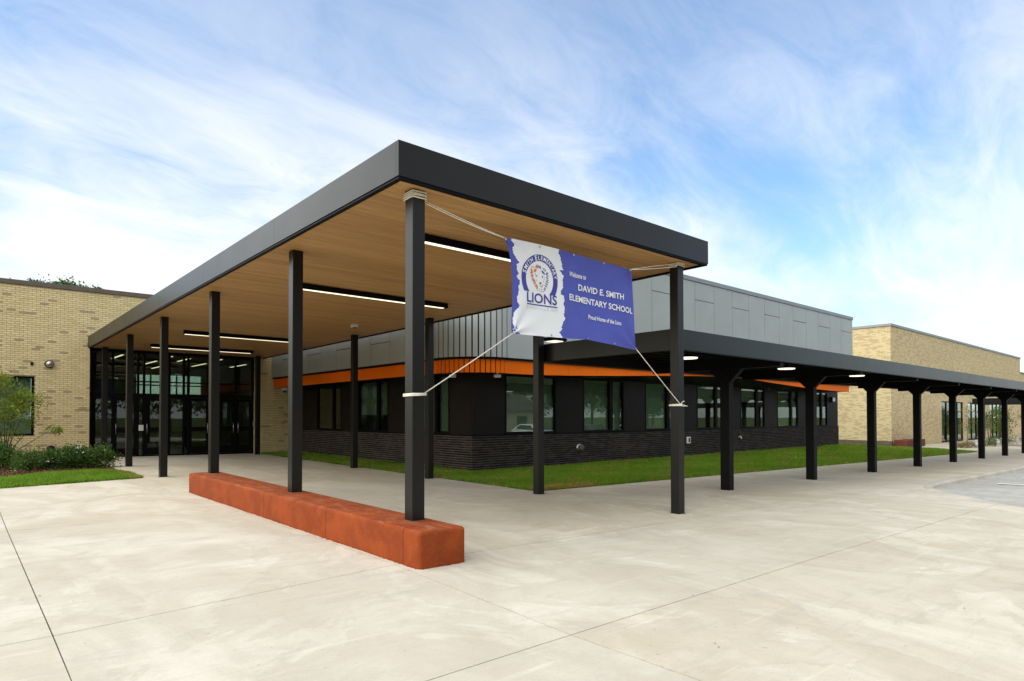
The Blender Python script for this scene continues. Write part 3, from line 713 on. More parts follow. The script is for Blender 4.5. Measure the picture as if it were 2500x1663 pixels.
# grey upper volume with a rounded corner
GX, GY, RAD, GXR = 6.142, 7.09, 1.45, 31.86
def outline(off, n=26, yend=YB-.025, xend=GXR):
    """plan path of the face set in by off: left side, round corner, front"""
    x, y, r = GX+off, GY+off, RAD-off
    cx, cy = x+r, y+r
    pts = [(x, yend)] + [(cx-r*math.cos(t), cy-r*math.sin(t)) for t in [math.pi/2*i/n for i in range(n+1)]] + [(xend, y)]
    return pts
core = outline(.05)
m = MB(); ring = core + [(GXR, YB-.03), ]
m.prism([(x, y, 3.20) for x, y in [(p[0], p[1]) for p in core] + [(GXR-.001, YB-.03)]][::-1], (0, 0, 3.5)); part('upper_core', m, MAT['black'], cls)
ZG0, ZG1 = 3.262, 6.69
def gpanel(p0, p1, z0, z1, th=.045, name='metal_panel', mat='grey'):
    (x0, y0), (x1, y1) = p0, p1; d = Vector((x1-x0, y1-y0)).normalized(); nn = Vector((-d.y, d.x))   # inward side
    m = MB(); m.prism([(x0,y0,z0),(x1,y1,z0),(x1,y1,z1),(x0,y0,z1)], (nn.x*th, nn.y*th, 0))
    me = m.mesh(name, MAT[mat]); bm = bmesh.new(); bm.from_mesh(me); bmesh.ops.recalc_face_normals(bm, faces=bm.faces); bm.to_mesh(me); bm.free()
    return obj(name, me, cls)
g = .011
k = 0; x = GX+RAD
while x < GXR-.2:
    x1 = min(x+1.34, GXR)
    if x1 > GXR-.3: x1 = GXR
    if k % 2: gpanel((x+g, GY), (x1-g, GY), ZG0, 6.015-g); gpanel((x+g, GY), (x1-g, GY), 6.015+g, ZG1)
    else: gpanel((x+g, GY), (x1-g, GY), ZG0, ZG1)
    x = x1; k += 1
k = 0; y = GY+RAD
while y < YB-.3:
    y1 = min(y+1.222, YB-.03)
    if y1 > YB-.5: y1 = YB-.03
    if k % 2 == 0 and k: gpanel((GX, y1-g), (GX, y+g), ZG0, 3.945-g); gpanel((GX, y1-g), (GX, y+g), 3.945+g, ZG1)
    else: gpanel((GX, y1-g), (GX, y+g), ZG0, ZG1)
    y = y1; k += 1
ns = 13; cx, cy = GX+RAD, GY+RAD
for i in range(ns):
    t0, t1 = math.pi/2*i/ns+.014, math.pi/2*(i+1)/ns-.014
    gpanel((cx-RAD*math.cos(t0), cy-RAD*math.sin(t0)), (cx-RAD*math.cos(t1), cy-RAD*math.sin(t1)), ZG0, ZG1)
# coping following the outline
def band(name, off0, off1, zf0, zf1, mat, xend=GXR, n=26):
    a, b = outline(off0, n, xend=xend), outline(off1, n, xend=xend); m = MB()
    def dens(p): 
        q = p[:-1]; x0, y0 = p[-2]; x1, y1 = p[-1]; nseg = 24
        return q + [(x0+(x1-x0)*i/nseg, y0+(y1-y0)*i/nseg) for i in range(1, nseg+1)]
    a, b = dens(a), dens(b)
    for (p, q) in zip(a, b): m.v += [(p[0], p[1], zf0(p[0])), (p[0], p[1], zf1(p[0])), (q[0], q[1], zf1(q[0])), (q[0], q[1], zf0(q[0]))]
    for i in range(len(a)-1):
        for k in range(4): r_ = (k+1) % 4; m.f.append((i*4+k, i*4+r_, i*4+4+r_, i*4+4+k)); m.m.append(0)
    e = (len(a)-1)*4; m.f += [(0,1,2,3), (e+3,e+2,e+1,e)]; m.m += [0, 0]
    me = m.mesh(name, MAT[mat]); bm = bmesh.new(); bm.from_mesh(me); bmesh.ops.recalc_face_normals(bm, faces=bm.faces); bm.to_mesh(me); bm.free()
    return obj(name, me, cls)
band('parapet_coping', -.035, .30, lambda x: 6.70, lambda x: 6.855, 'greycap', xend=GXR+.03)
part('upper_roof', MB().poly([(x, y, 6.55) for x, y in outline(.2)] + [(GXR-.1, YB-.05, 6.55)]), MAT['greycap'], cls)
# orange eave band: its lower edge lifts in the middle of the long side
OB = [(5, 2.835), (8.7, 2.83), (10.2, 2.868), (11.5, 2.917), (12.9, 2.97), (14.2, 3.03), (17.2, 3.14), (18.8, 3.185), (20.2, 3.185), (21.4, 3.165), (23.75, 3.06), (26.7, 2.95), (29, 2.90), (31.6, 2.88), (40, 2.88)]
def zob(x):
    for (a, za), (b, zb) in zip(OB, OB[1:]):
        if a <= x <= b: return za+(zb-za)*(x-a)/(b-a)
    return 2.835
OO = .115; OXE = 31.62
def opanel(pts, name='orange_panel'):
    m = MB()
    for (x, y, nx, ny) in pts: m.v += [(x, y, zob(x)), (x, y, 3.245), (x+nx*.03, y+ny*.03, 3.245), (x+nx*.03, y+ny*.03, zob(x))]
    n = len(pts)
    for i in range(n-1):
        for k in range(4): r_ = (k+1) % 4; m.f.append((i*4+k, i*4+r_, i*4+4+r_, i*4+4+k)); m.m.append(0)
    e = (n-1)*4; m.f += [(0,1,2,3), (e+3,e+2,e+1,e)]; m.m += [0, 0]
    me = m.mesh(name, MAT['orange']); bm = bmesh.new(); bm.from_mesh(me); bmesh.ops.recalc_face_normals(bm, faces=bm.faces); bm.to_mesh(me); bm.free()
    obj(name, me, cls)
oy, ox, orad = GY+OO, GX+OO, RAD-OO
x = 8.87-1.335; first = True
xs = [ox+orad] + [7.53+1.335*k for k in range(1, 19) if 7.53+1.335*k < OXE-.3] + [OXE]
for a, b in zip(xs, xs[1:]): opanel([(a+.004+(b-a-.008)*i/6, oy, 0, 1) for i in range(7)])
ysl = [oy+orad, 10.888, 12.70, 14.508, 16.3, 18.1, YB-.03]
for a, b in zip(ysl, ysl[1:]): opanel([(ox, b-.004, 1, 0), (ox, a+.004, 1, 0)])
ns = 14; cx, cy = ox+orad, oy+orad
for i in range(ns):
    t0, t1 = math.pi/2*i/ns+.010, math.pi/2*(i+1)/ns-.010
    opanel([(cx-orad*math.cos(t), cy-orad*math.sin(t), math.cos(t), math.sin(t)) for t in (t0, t1)])
# dark underside of the eave
a = outline(OO+.031, 26, xend=OXE)
fr = [(a[-2][0]+(a[-1][0]-a[-2][0])*i/30, a[-1][1]) for i in range(1, 31)]
path = a[:-1]+fr; m = MB()
for i, (x, y) in enumerate(path):
    inx, iny = (DX+.02 if x < GX+RAD else max(x, DX+.02)), (max(y, DY+.02) if x < GX+RAD else DY+.02)
    m.v += [(x, y, zob(x)+.012), (inx, iny, 2.925)]
for i in range(len(path)-1): m.f.append((i*2, i*2+1, i*2+3, i*2+2)); m.m.append(0)
part('eave_soffit', m, MAT['darkpanel'], cls)
# eave core closing the orange band at the back and end
part('eave_end', MB().poly([(OXE, oy, zob(OXE)), (OXE, DY+.02, 2.925), (OXE, DY+.02, 3.245), (OXE, oy, 3.245)]), MAT['orange'], cls)
# fittings on this wing
for i, (x, y, where) in enumerate(((6.63, 8.35, 'at the rounded corner, left one'), (7.62, 7.55, 'at the rounded corner, right one'), (19.9, 7.6, 'near the second walkway post'))):
    z = zob(x)+(.0 if i < 2 else -.02)
    t = thing('eave_speaker', 'small pale box light hanging below the orange band '+where, 'light', 'box lights below the orange band')
    part('stem', MB().box(x-.02, x+.02, y-.02, y+.02, z-.02, z+.06 if i < 2 else z-.0), MAT['whitepaint'], t)
    bpart('case', MB().box(x-.09, x+.09, y-.06, y+.06, z-.11, z-.02), MAT['whitepaint'], t, .012)
t = thing('eave_camera', 'small dome camera under the orange band beside the brick corner', 'camera')
part('bracket', MB().box(6.32, 6.48, 19.85, 20.0, 2.70, 2.80), MAT['whitepaint'], t)
part('dome', MB().lathe([(.07,0),(.07,-.04),(.045,-.085),(.004,-.1)], (6.40, 19.92, 2.70), 14), MAT['interior'], t, True)
t = thing('wall_vent', 'hooded metal vent outlet low on the dark brick wall', 'vent')
part('flange', MB().lathe([(.02,0),(.15,0),(.15,-.03),(.11,-.05)], (12.07, DY-.003, .54), 20, 'y'), MAT['steel'], t, True)
part('hood', MB().lathe([(.11,-.05),(.11,-.13),(.075,-.17),(.01,-.18)], (12.07, DY-.003, .54), 18, 'y'), MAT['brownbase'], t, True)
t = thing('outlet_box', 'pale electrical outlet box on dark brick right of the front column', 'outlet box')
bpart('case', MB().box(18.50, 18.72, DY-.06, DY-.003, .50, .77), MAT['whitepaint'], t, .01)
part('cover', MB().box(18.56, 18.66, DY-.072, DY-.061, .55, .72), MAT['interior'], t)
t = thing('hose_bib', 'small pale hose tap on dark brick between walkway posts', 'tap')
part('pipe', MB().tube([(22.6, DY-.003, .68), (22.6, DY-.12, .68), (22.6, DY-.16, .60)], .03, 8), MAT['whitepaint'], t, True)
part('wheel', MB().lathe([(.05,0),(.05,.02),(.01,.02)], (22.6, DY-.10, .715), 12), MAT['steel'], t)
t = thing('wall_pack', 'square wall light at the far right end of the dark cladding', 'wall light')
bpart('case', MB().box(32.45, 32.8, DY-.12, DY+.028, 2.38, 2.66), MAT['charcoal'], t, .01)
part('lens', MB().box(32.48, 32.77, DY-.132, DY-.121, 2.42, 2.62), MAT['pgrey'], t)

# ------------------------------------------------------------------ covered walkway
wk = thing('covered_walkway', 'long low black covered walkway on a row of single dark posts', 'walkway canopy')
WX, WXE, WY0, WY1, WZB, WZT = 5.477, 46.0, .08, 3.56, 2.79, 3.166
bpart('fascia', MB().box(WX, WXE, WY0, WY0+.06, WZB, WZT), MAT['charcoal'], wk, .006)
bpart('fascia', MB().box(WX, WXE, WY1-.06, WY1, WZB, WZT), MAT['charcoal'], wk, .006)
bpart('fascia', MB().box(WX, WX+.06, WY0+.061, WY1-.061, WZB, WZT), MAT['charcoal'], wk, .006)
part('roof_deck', MB().box(WX+.061, WXE, WY0+.061, WY1-.061, 3.06, 3.12), MAT['black'], wk)
for k in range(8): 
    y = WY0+.35+k*.40; part('deck_rib', MB().box(WX+.07, WXE, y-.03, y+.03, 3.0, 3.058), MAT['black'], wk)
part('drip_edge', MB().box(WX-.004, WXE, WY0-.004, WY0+.012, WZB-.006, WZB+.012), MAT['black'], wk)
PYC = 1.47; hw = .155
post_meshes = {}
for i in range(9):
    x = 9.501+4.4497*i
    zg = G(x, PYC)-.004
    ps = bpart('post', MB().box(x-.10, x+.10, PYC-.115, PYC+.115, zg, 2.70), MAT['black'], wk, .008)
    bpart('arm', MB().box(x-.075, x+.075, WY0+.062, WY1-.062, 2.701, 2.985), MAT['black'], ps, .005)
    for s in (-1, 1):
        y0 = PYC+s*.116
        part('haunch', MB().prism([(x-.07, y0, 2.40), (x-.07, y0, 2.699), (x-.07, y0+s*.30, 2.699)], (.14, 0, 0)), MAT['black'], ps)
wlab = ('first from the canopy', 'second from the canopy', 'third from the canopy')
for i, (x, y) in enumerate(((6.96, .85), (11.32, .91), (15.63, .88), )):
    t = thing('disc_light', 'round glowing disc light under the walkway roof, '+wlab[i], 'light', 'disc lights under the walkway')
    part('stem', MB().lathe([(.02,0),(.02,.23)], (x, y, 2.825), 10), MAT['black'], t)
    part('rim', MB().lathe([(.03,.03),(.20,.02),(.215,0),(.21,-.01)], (x, y, 2.80), 28), MAT['black'], t, True)
    part('lens', MB().lathe([(.005,0),(.20,0),(.20,-.012),(.19,-.022),(.005,-.026)], (x, y, 2.789), 28), MAT['lamp2'], t, True)
t = thing('floodlight', 'black column mounted floodlight with lit lens above the walkway roof', 'light')
part('arm', MB().tube([(XR+CW, 3.474, 3.30), (XR+.26, 3.474, 3.30)], .025, 8), MAT['black'], t)
bpart('head', MB().box(XR+.24, XR+.74, 3.33, 3.62, 3.265, 3.33), MAT['black'], t, .015)
part('lens', MB().box(XR+.36, XR+.62, 3.34, 3.60, 3.250, 3.264), MAT['lamp2'], t)

# second covered walkway crossing far right
wk2 = thing('far_walkway', 'short black covered walkway in the distance beside the tall tan brick hall', 'walkway canopy')
part('fascia', MB().box(49.96, 50.02, -14, 6.0, 2.42, 2.83).box(53.5, 53.56, -14, 6.0, 2.42, 2.83).box(50.021, 53.499, 5.94, 6.0, 2.42, 2.83), MAT['charcoal'], wk2)
part('roof_deck', MB().box(50.021, 53.499, -14, 5.939, 2.72, 2.78), MAT['black'], wk2)
for y in (3.2, -1.2, -5.6):
    ps = part('post', MB().box(51.6, 51.9, y-.1, y+.1, G(51.7, y)-.01, 2.4), MAT['black'], wk2)
    part('arm', MB().box(50.03, 53.49, y-.075, y+.075, 2.401, 2.65), MAT['black'], ps)
    for s in (-1, 1): part('haunch', MB().prism([(51.75+s*.151, y-.07, 2.1), (51.75+s*.151, y-.07, 2.4), (51.75+s*.45, y-.07, 2.4)], (0, .14, 0)), MAT['black'], ps)

# ------------------------------------------------------------------ tan brick hall (far right)
hall = thing('brick_hall', 'tall tan brick hall with mottled darker bricks and storefront windows at far right', 'building')
TX, TY, TZ, TX2 = 42.945, 8.872, 7.62, 81.0
hw_ = [(53.8, 59.75), (61.1, 66.9), (68.3, 74.2)]
m = MB(); 
ex = [TX] + [e for p in hw_ for e in p] + [TX2]
for i in range(0, len(ex), 2): m.box(ex[i], ex[i+1], TY, TY+.3, -.8, TZ)
for a, b in hw_: m.box(a, b, TY, TY+.3, 2.76, TZ); m.box(a, b, TY, TY+.3, -.8, -.48)
m.box(TX, TX+.3, TY+.301, 30, -.05, TZ); part('wall', m, MAT['farbrick'], hall)
part('base_course', MB().box(TX-.02, TX+.25, TY-.001, 30, -.8, -.06), MAT['brownbase'], hall)
bpart('coping', MB().box(TX-.06, TX2+.05, TY-.06, TY+.35, TZ+.001, TZ+.17).box(TX-.06, TX+.35, TY+.351, 30, TZ+.001, TZ+.17), MAT['greycap'], hall, .01)
part('roof', MB().box(TX+.3, TX2, TY+.3, 30, TZ-.4, TZ-.3), MAT['greycap'], hall)
part('low_wing', MB().box(TX2+.001, 120, TY, TY+.3, -.9, 6.1), MAT['farbrick'], hall)
part('low_coping', MB().box(TX2+.06, 120, TY-.06, TY+.35, 6.101, 6.24), MAT['browncap'], hall)
part('room_shell', MB().box(TX+.3, TX2, 14, 14.1, -.8, 4).box(TX+.3, TX2, TY+.301, 14, 3.9, 4.0), MAT['interiorwall'], hall)
for a, b in hw_:
    fm = MB(); n = 4; y0, y1 = TY+.05, TY+.17
    fm.box(a, b, y0, y1, -.48, -.36); fm.box(a, b, y0, y1, 2.68, 2.759)
    for i in range(n+1):
        x = a+(b-a)*i/n; fm.box(max(a, x-.05), min(b, x+.05), y0, y1, -.359, 2.679)
    fm.box(a+.051, b-.051, y0+.01, y1-.01, 1.92, 1.99); fm.box(a+.051, b-.051, y0+.01, y1-.01, .95, 1.01)
    wn = part('window', fm, MAT['black'], hall)
    for i in range(n): part('pane', MB().box(a+(b-a)*i/n+.05, a+(b-a)*(i+1)/n-.05, y0+.05, y0+.058, -.36, 2.68), MAT['glass'], wn)
t = thing('red_bench', 'dark red concrete block bench beside the corner of the tan brick hall', 'bench')
bpart('bench_block', MB().box(43.05, 43.75, 7.95, 8.75, G(43, 8)-.02, G(43, 8)+.47), MAT['redfar'], t, .03)
bpart('bench_block', MB().box(43.76, 46.6, 7.95, 8.75, G(43, 8)-.02, G(43, 8)+.47), MAT['redfar'], t, .03)
tag(bpart('standpipe', MB().box(42.6, 42.72, 10.1, 10.25, G(42.6, 10)-.05, G(42.6, 10)+.36), MAT['whitepaint'], None, .02), 'white standpipe on the lawn before the tan brick hall side', 'standpipe')

# ------------------------------------------------------------------ banner
ban = thing('banner', 'blue and white vinyl school welcome banner tied between the two front columns', 'banner')
EL = [(1.388,3.995),(1.469,3.819),(1.529,3.626),(1.543,3.402),(1.543,3.12),(1.528,2.836),(1.535,2.728)]
ET = [(1.388,3.995),(1.514,4.013),(2.043,4.022),(2.426,4.02),(2.732,4.008),(3.405,3.992),(4.059,3.975)]
ER = [(4.059,3.975),(4.112,3.753),(4.152,3.42),(4.182,3.016),(4.212,2.687)]
EB = [(1.535,2.728),(1.928,2.733),(2.278,2.741),(2.499,2.746),(3.046,2.765),(3.667,2.729),(4.212,2.687)]
def along(e, t):
    L = [0.0]
    for a, b in zip(e, e[1:]): L.append(L[-1]+math.dist(a, b))
    d = t*L[-1]
    for i in range(len(e)-1):
        if d <= L[i+1]+1e-9:
            f = (d-L[i])/(L[i+1]-L[i]); return (e[i][0]+(e[i+1][0]-e[i][0])*f, e[i][1]+(e[i+1][1]-e[i][1])*f)
    return e[-1]
def BY(x, z):
    """sag and tension folds of the cloth"""
    s = (x-1.4)/2.8; t = (z-2.7)/1.3
    y = .045*math.sin(s*math.pi)*math.sin(t*math.pi) + .010*math.sin(x*5.1+z*1.3)*math.sin(t*math.pi)
    for (cx, cz, ang) in ((1.39, 4.0, -.75), (4.06, 3.975, -2.35), (4.21, 2.69, 2.3), (1.53, 2.73, .8)):
        r = math.hypot(x-cx, z-cz); a = math.atan2(z-cz, x-cx)-ang
        y += .024*math.cos(a*9)*math.exp(-r/.36)*min(1, r/.08)
    return y
NU, NV = 72, 40; m = MB()
tl, tr, bl, brr = ET[0], ET[-1], EB[0], EB[-1]
for j in range(NV+1):
    v = j/NV
    for i in range(NU+1):
        u = i/NU; T_, B_, L_, R_ = along(ET, u), along(EB, u), along(EL, v), along(ER, v)
        p = [(1-v)*T_[k]+v*B_[k]+(1-u)*L_[k]+u*R_[k]-((1-u)*(1-v)*tl[k]+u*(1-v)*tr[k]+(1-u)*v*bl[k]+u*v*brr[k]) for k in (0, 1)]
        m.v.append((p[0], BY(*p), p[1]))
for j in range(NV):
    for i in range(NU): a = j*(NU+1)+i; m.f.append((a, a+NU+1, a+NU+2, a+1)); m.m.append(0)
part('cloth', m, MAT['bluev'], ban, True)
PL = [(4.010,1.514),(3.977,1.537),(3.924,1.556),(3.872,1.547),(3.814,1.574),(3.769,1.612),(3.746,1.642),(3.706,1.68),(3.686,1.627),(3.617,1.619),(3.586,1.642),(3.554,1.657),(3.515,1.619),(3.484,1.642),(3.473,1.688),(3.432,1.68),(3.384,1.657),(3.316,1.664),(3.244,1.634),(3.187,1.626),(3.134,1.664),(3.093,1.656),(3.058,1.596),(2.999,1.565),(2.928,1.552),(2.87,1.545),(2.828,1.558),(2.782,1.548),(2.732,1.545)]
PR = [(4.018,2.434),(3.967,2.417),(3.925,2.451),(3.835,2.494),(3.777,2.511),(3.732,2.537),(3.719,2.45),(3.695,2.493),(3.648,2.545),(3.573,2.528),(3.49,2.545),(3.424,2.501),(3.374,2.492),(3.359,2.562),(3.299,2.57),(3.236,2.552),(3.166,2.578),(3.09,2.552),(3.02,2.578),(2.954,2.525),(2.891,2.499),(2.868,2.508),(2.814,2.448),(2.748,2.499)]
def edge_at(e, z):
    for (z0, x0), (z1, x1) in zip(e, e[1:]):
        if z1 <= z <= z0: return x0+(x1-x0)*(z0-z)/max(1e-6, z0-z1)
    return e[0][1] if z > e[0][0] else e[-1][1]
m = MB(); rows = 150; cols = 40
for j in range(rows+1):
    s = j/rows
    jl = .006*math.sin(j*1.7)+.005*math.sin(j*.73+1); jr = .006*math.sin(j*1.31+2)+.005*math.sin(j*.61)
    z_mid = 4.012-(4.012-2.736)*s
    xl, xr_ = edge_at(PL, z_mid)+jl, edge_at(PR, z_mid)+jr
    for i in range(cols+1):
        x = xl+(xr_-xl)*i/cols
        zt = np.interp(x, [p[0] for p in ET], [p[1] for p in ET])-.0015; zb = np.interp(x, [p[0] for p in EB], [p[1] for p in EB])+.0015
        z = zt+(zb-zt)*s
        m.v.append((x, BY(x, z)-.006, z))
for j in range(rows):
    for i in range(cols): a = j*(cols+1)+i; m.f.append((a, a+cols+1, a+cols+2, a+1)); m.m.append(0)
part('paper_patch', m, MAT['white'], ban, True)
RC = (2.07, 3.525)
m = MB(); n = 96
cut = 3.343
for k in range(7):
    r = .265+.09*k/6
    for j in range(n+1):
        a0 = math.asin((cut-RC[1])/r); a = a0+(math.pi-2*a0)*j/n
        x, z = RC[0]+r*math.cos(a), RC[1]+r*math.sin(a); m.v.append((x, BY(x, z)-.009, z))
for k in range(6):
    for j in range(n): a = k*(n+1)+j; m.f.append((a, a+1, a+n+2, a+n+1)); m.m.append(0)
part('ring', m, MAT['navy'], ban, True)
def text_mesh(s, bold=0.0, shear=0.0, space=1.0):
    cu = bpy.data.curves.new('t', 'FONT'); cu.body = s; cu.size = 1; cu.offset = bold; cu.shear = shear; cu.space_character = space; cu.resolution_u = 3
    o = bpy.data.objects.new('t', cu); COL.objects.link(o)
    dg = bpy.context.evaluated_depsgraph_get(); me = bpy.data.meshes.new_from_object(o.evaluated_get(dg))
    bpy.data.objects.remove(o); bpy.data.curves.remove(cu)
    return me
def lettering(name, s, x0, x1, zl, zr, cap, mat, bold=.0, shear=0.0, layer=.0115, space=1.0, split=False):
    me = text_mesh(s, bold, shear, space)
    co = np.array([v.co[:] for v in me.vertices]); mn, mxx = co[:,0].min(), co[:,0].max()
    for v in me.vertices:
        f = (v.co.x-mn)/(mxx-mn); x = x0+(x1-x0)*f; z = zl+(zr-zl)*f+v.co.y/.69*cap
        v.co = (x, BY(x, z)-layer, z)
    me.materials.clear(); me.materials.append(MAT[mat])
    if not split: return obj(name, me, ban)
    bm = bmesh.new(); bm.from_mesh(me); bm.verts.ensure_lookup_table(); seen = set()
    for v in bm.verts:
        if v.index in seen: continue
        stack, isl = [v], []
        while stack:
            q = stack.pop()
            if q.index in seen: continue
            seen.add(q.index); isl.append(q); stack += [e.other_vert(q) for e in q.link_edges]
        idx = {q.index: i for i, q in enumerate(isl)}; fs = {f for q in isl for f in q.link_faces}
        lm = bpy.data.meshes.new('letter'); lm.from_pydata([tuple(q.co) for q in isl], [], [[idx[q.index] for q in f.verts] for f in fs]); lm.materials.append(MAT[mat]); obj('letter', lm, ban)
    bm.free()
lettering('lettering', 'LIONS', 1.819, 2.412, 3.20, 3.213, .132, 'navy', .018, split=True)
lettering('lettering', 'BIRDVILLE ISD', 1.814, 2.423, 3.104, 3.115, .040, 'pgrey', 0.0, space=1.15)
lettering('lettering', 'Welcome to', 2.668, 3.036, 3.672, 3.668, .068, 'white', .02, .12)
lettering('lettering', 'DAVID E. SMITH', 2.872, 3.888, 3.492, 3.464, .088, 'white', .022, split=True)
lettering('lettering', 'ELEMENTARY SCHOOL', 2.675, 4.108, 3.326, 3.264, .088, 'white', .022, split=True)
lettering('lettering', 'Proud Home of the Lions', 3.094, 3.833, 3.088, 3.052, .064, 'white', .02, .12)
m = MB()
for j in range(20):
    x0, x1 = 1.819+.6*j/20, 1.819+.6*(j+1)/20
    m.quad(*[(x, BY(x, z)-.0115, z) for x, z in ((x0, 3.163+.009*j/20), (x1, 3.163+.009*(j+1)/20), (x1, 3.179+.007*(j+1)/20), (x0, 3.179+.007*j/20))])
part('underline', m, MAT['navy'], ban)
arc = 'SMITH ELEMENTARY'
adv = [1.25 if c in 'SE' and i in (0, 6) else (.55 if c in 'I ' else (1.15 if c in 'M' else .95)) for i, c in enumerate(arc)]
tot = sum(adv); acc = 0
for i, ch in enumerate(arc):
    mid = acc+adv[i]/2; acc += adv[i]
    if ch == ' ': continue
    big = i in (0, 6); a = R(170)-R(160)*mid/tot
    me = text_mesh(ch, .02); co = np.array([v.co[:] for v in me.vertices]); cxm = (co[:,0].min()+co[:,0].max())/2
    sc = (.068 if big else .056)*(1 if ch != 'I' else 1)
    for v in me.vertices:
        lx = (v.co.x-cxm)*sc/.69*.92; lz = (v.co.y/.69-.5)*sc
        rr = .310+lz; ta = a-lx/.31
        x, z = RC[0]+rr*math.cos(ta), RC[1]+rr*math.sin(ta); v.co = (x, BY(x, z)-.0125, z)
    me.materials.clear(); me.materials.append(MAT['white']); obj('ring_letter', me, ban)
LION_O = [(-0.1845,0.1215,-0.137,0.0996,0.0057),(-0.1925,0.0768,-0.1291,0.0891,0.0038),(-0.1767,0.0484,-0.1211,0.0583,0.0038),(-0.1649,0.0229,-0.1212,0.0379,0.0042),(-0.1531,-0.0161,-0.1093,0.0134,0.0045),(-0.1293,-0.0418,-0.0853,-0.0036,0.0049),(-0.1055,-0.0734,-0.0733,-0.0282,0.0053),(-0.0815,-0.1023,-0.0493,-0.06,0.0053),(-0.0575,-0.1312,-0.0332,-0.0841,0.0049),(-0.0374,-0.1491,-0.0252,-0.1329,0.0019),(-0.0051,-0.1596,0.0007,-0.1395,0.0017),(0.0152,-0.1658,0.0112,-0.1457,0.0015),(-0.1211,0.0991,-0.0689,0.1477,0.0068),(-0.1765,0.1575,-0.1289,0.1735,0.0017),(-0.1289,0.1735,-0.121,0.1427,0.0015),(-0.1749,0.1548,-0.1528,0.1263,0.0017),(-0.0889,0.206,-0.0488,0.1566,0.0042),(-0.1009,0.1837,-0.0729,0.1588,0.003),(-0.0688,0.2121,-0.0407,0.1667,0.0023)]
LION_B = [(-0.0366,0.2083,-0.0229,0.1635,0.0034),(-0.0083,0.2039,0.0014,0.1555,0.0042),(0.0176,0.1403,0.1018,0.0908,0.0045),(0.0405,0.1673,0.0897,0.1718,0.0017),(0.0897,0.1718,0.106,0.1329,0.0026),(0.0568,0.155,0.0896,0.1452,0.0015),(0.1183,0.0932,0.149,0.1303,0.0057),(0.1183,0.108,0.1556,0.1076,0.0034),(0.1265,0.0707,0.1705,0.0848,0.0026),(0.1124,0.0598,0.1704,0.0443,0.0025),(0.1239,0.0318,0.1737,0.0138,0.0025),(0.114,0.0067,0.1736,-0.0177,0.0026),(0.1056,-0.0241,0.1652,-0.0486,0.0026),(0.0957,-0.052,0.1485,-0.0805,0.0026),(0.0874,-0.0857,0.1318,-0.1123,0.0026),(0.0824,-0.107,0.1152,-0.1352,0.0023),(0.0438,-0.1415,0.056,-0.1635,0.0017),(0.0765,-0.1402,0.0905,-0.1573,0.0017)]
LION_F = [(-0.0747,0.0604,-0.0474,0.0474,0.0025),(0.0361,0.0488,0.0623,0.0597,0.0042),(-0.0088,-0.0368,0.0416,-0.034,0.0032),(0.0172,-0.0374,0.0253,-0.0557,0.0026),(0.0138,-0.0825,0.066,-0.0838,0.0015),(0.0728,0.0009,0.081,-0.0168,0.0019),(-0.0211,-0.1118,0.0234,-0.1312,0.0009),(0.0234,-0.1312,0.0627,-0.1173,0.0009),(-0.0668,0.0019,-0.0556,-0.0181,0.0013),(-0.0332,-0.0724,-0.0373,-0.0964,0.0009),(-0.0048,-0.0598,0.022,-0.0708,0.0009),(0.0809,-0.0452,0.0562,-0.0751,0.0011),(-0.0971,0.0997,-0.0732,0.0331,0.0008),(0.0894,0.0624,0.081,0.0021,0.0008)]
emb = bpy.data.objects.new('lion_emblem', None); COL.objects.link(emb); emb.parent = ban
for nm, strokes, mt in (('orange_strokes', LION_O, 'porange'), ('navy_strokes', LION_B, 'navy'), ('face_strokes', LION_F, 'charcoal')):
    m = MB()
    for (x0, z0, x1, z1, w_) in strokes:
        w_ *= 5.6; d = Vector((x1-x0, z1-z0)); nn = Vector((-d.y, d.x)).normalized()*w_/2
        pts = [(x0, z0), (x0+d.x*.35+nn.x, z0+d.y*.35+nn.y), (x0+d.x*.75+nn.x*.8, z0+d.y*.75+nn.y*.8), (x1, z1), (x0+d.x*.75-nn.x*.8, z0+d.y*.75-nn.y*.8), (x0+d.x*.35-nn.x, z0+d.y*.35-nn.y)]
        m.poly([(RC[0]+p, BY(RC[0]+p, RC[1]+q)-.0115, RC[1]+q) for p, q in pts])
    part(nm, m, MAT[mt], emb)
for x, z in ((1.405,3.975),(2.048,3.985),(2.731,3.985),(3.405,3.968),(4.045,3.958),(4.195,2.71),(3.661,2.752),(3.046,2.786),(2.278,2.768),(1.558,2.755)):
    part('grommet', MB().lathe([(.006,0),(.014,0),(.014,-.008),(.006,-.008)], (x, BY(x, z)-.008, z), 12, 'y'), MAT['steel'], ban)
# ropes
def rope(label, strands, wraps, knot=None):
    t = thing('rope', label, 'rope', 'ropes holding the banner')
    for (p, q, sag) in strands:
        p, q = Vector(p), Vector(q); pts = []
        for i in range(13): s = i/12; v = p.lerp(q, s); v.z -= sag*4*s*(1-s); pts.append(v)
        part('strand', MB().tube(pts, .0065, 7), MAT['rope'], t, True)
    for (cx, z, tilt) in wraps:
        h = CW+.010; loop = [(cx-h, -h, z), (cx+h, -h, z+tilt), (cx+h, h, z+tilt*.6), (cx-h, h, z-.004), (cx-h, -h, z+.001)]
        part('wrap', MB().tube(loop, .010, 7), MAT['rope'], t, True)
    if knot: 
        part('knot', MB().lathe([(.004,-.022),(.018,-.014),(.022,0),(.018,.014),(.004,.022)], knot, 10), MAT['rope'], t, True)
rope('white rope from the top of the left front column to the banner corner', [((.10, -.03, 4.20), (1.392, -.012, 3.992), .012), ((.10, -.06, 4.16), (1.392, -.016, 3.988), .02)],
     [(0, 4.262, .004), (0, 4.240, -.006), (0, 4.216, .012), (0, 4.192, .004)], (.10, -.05, 4.19))
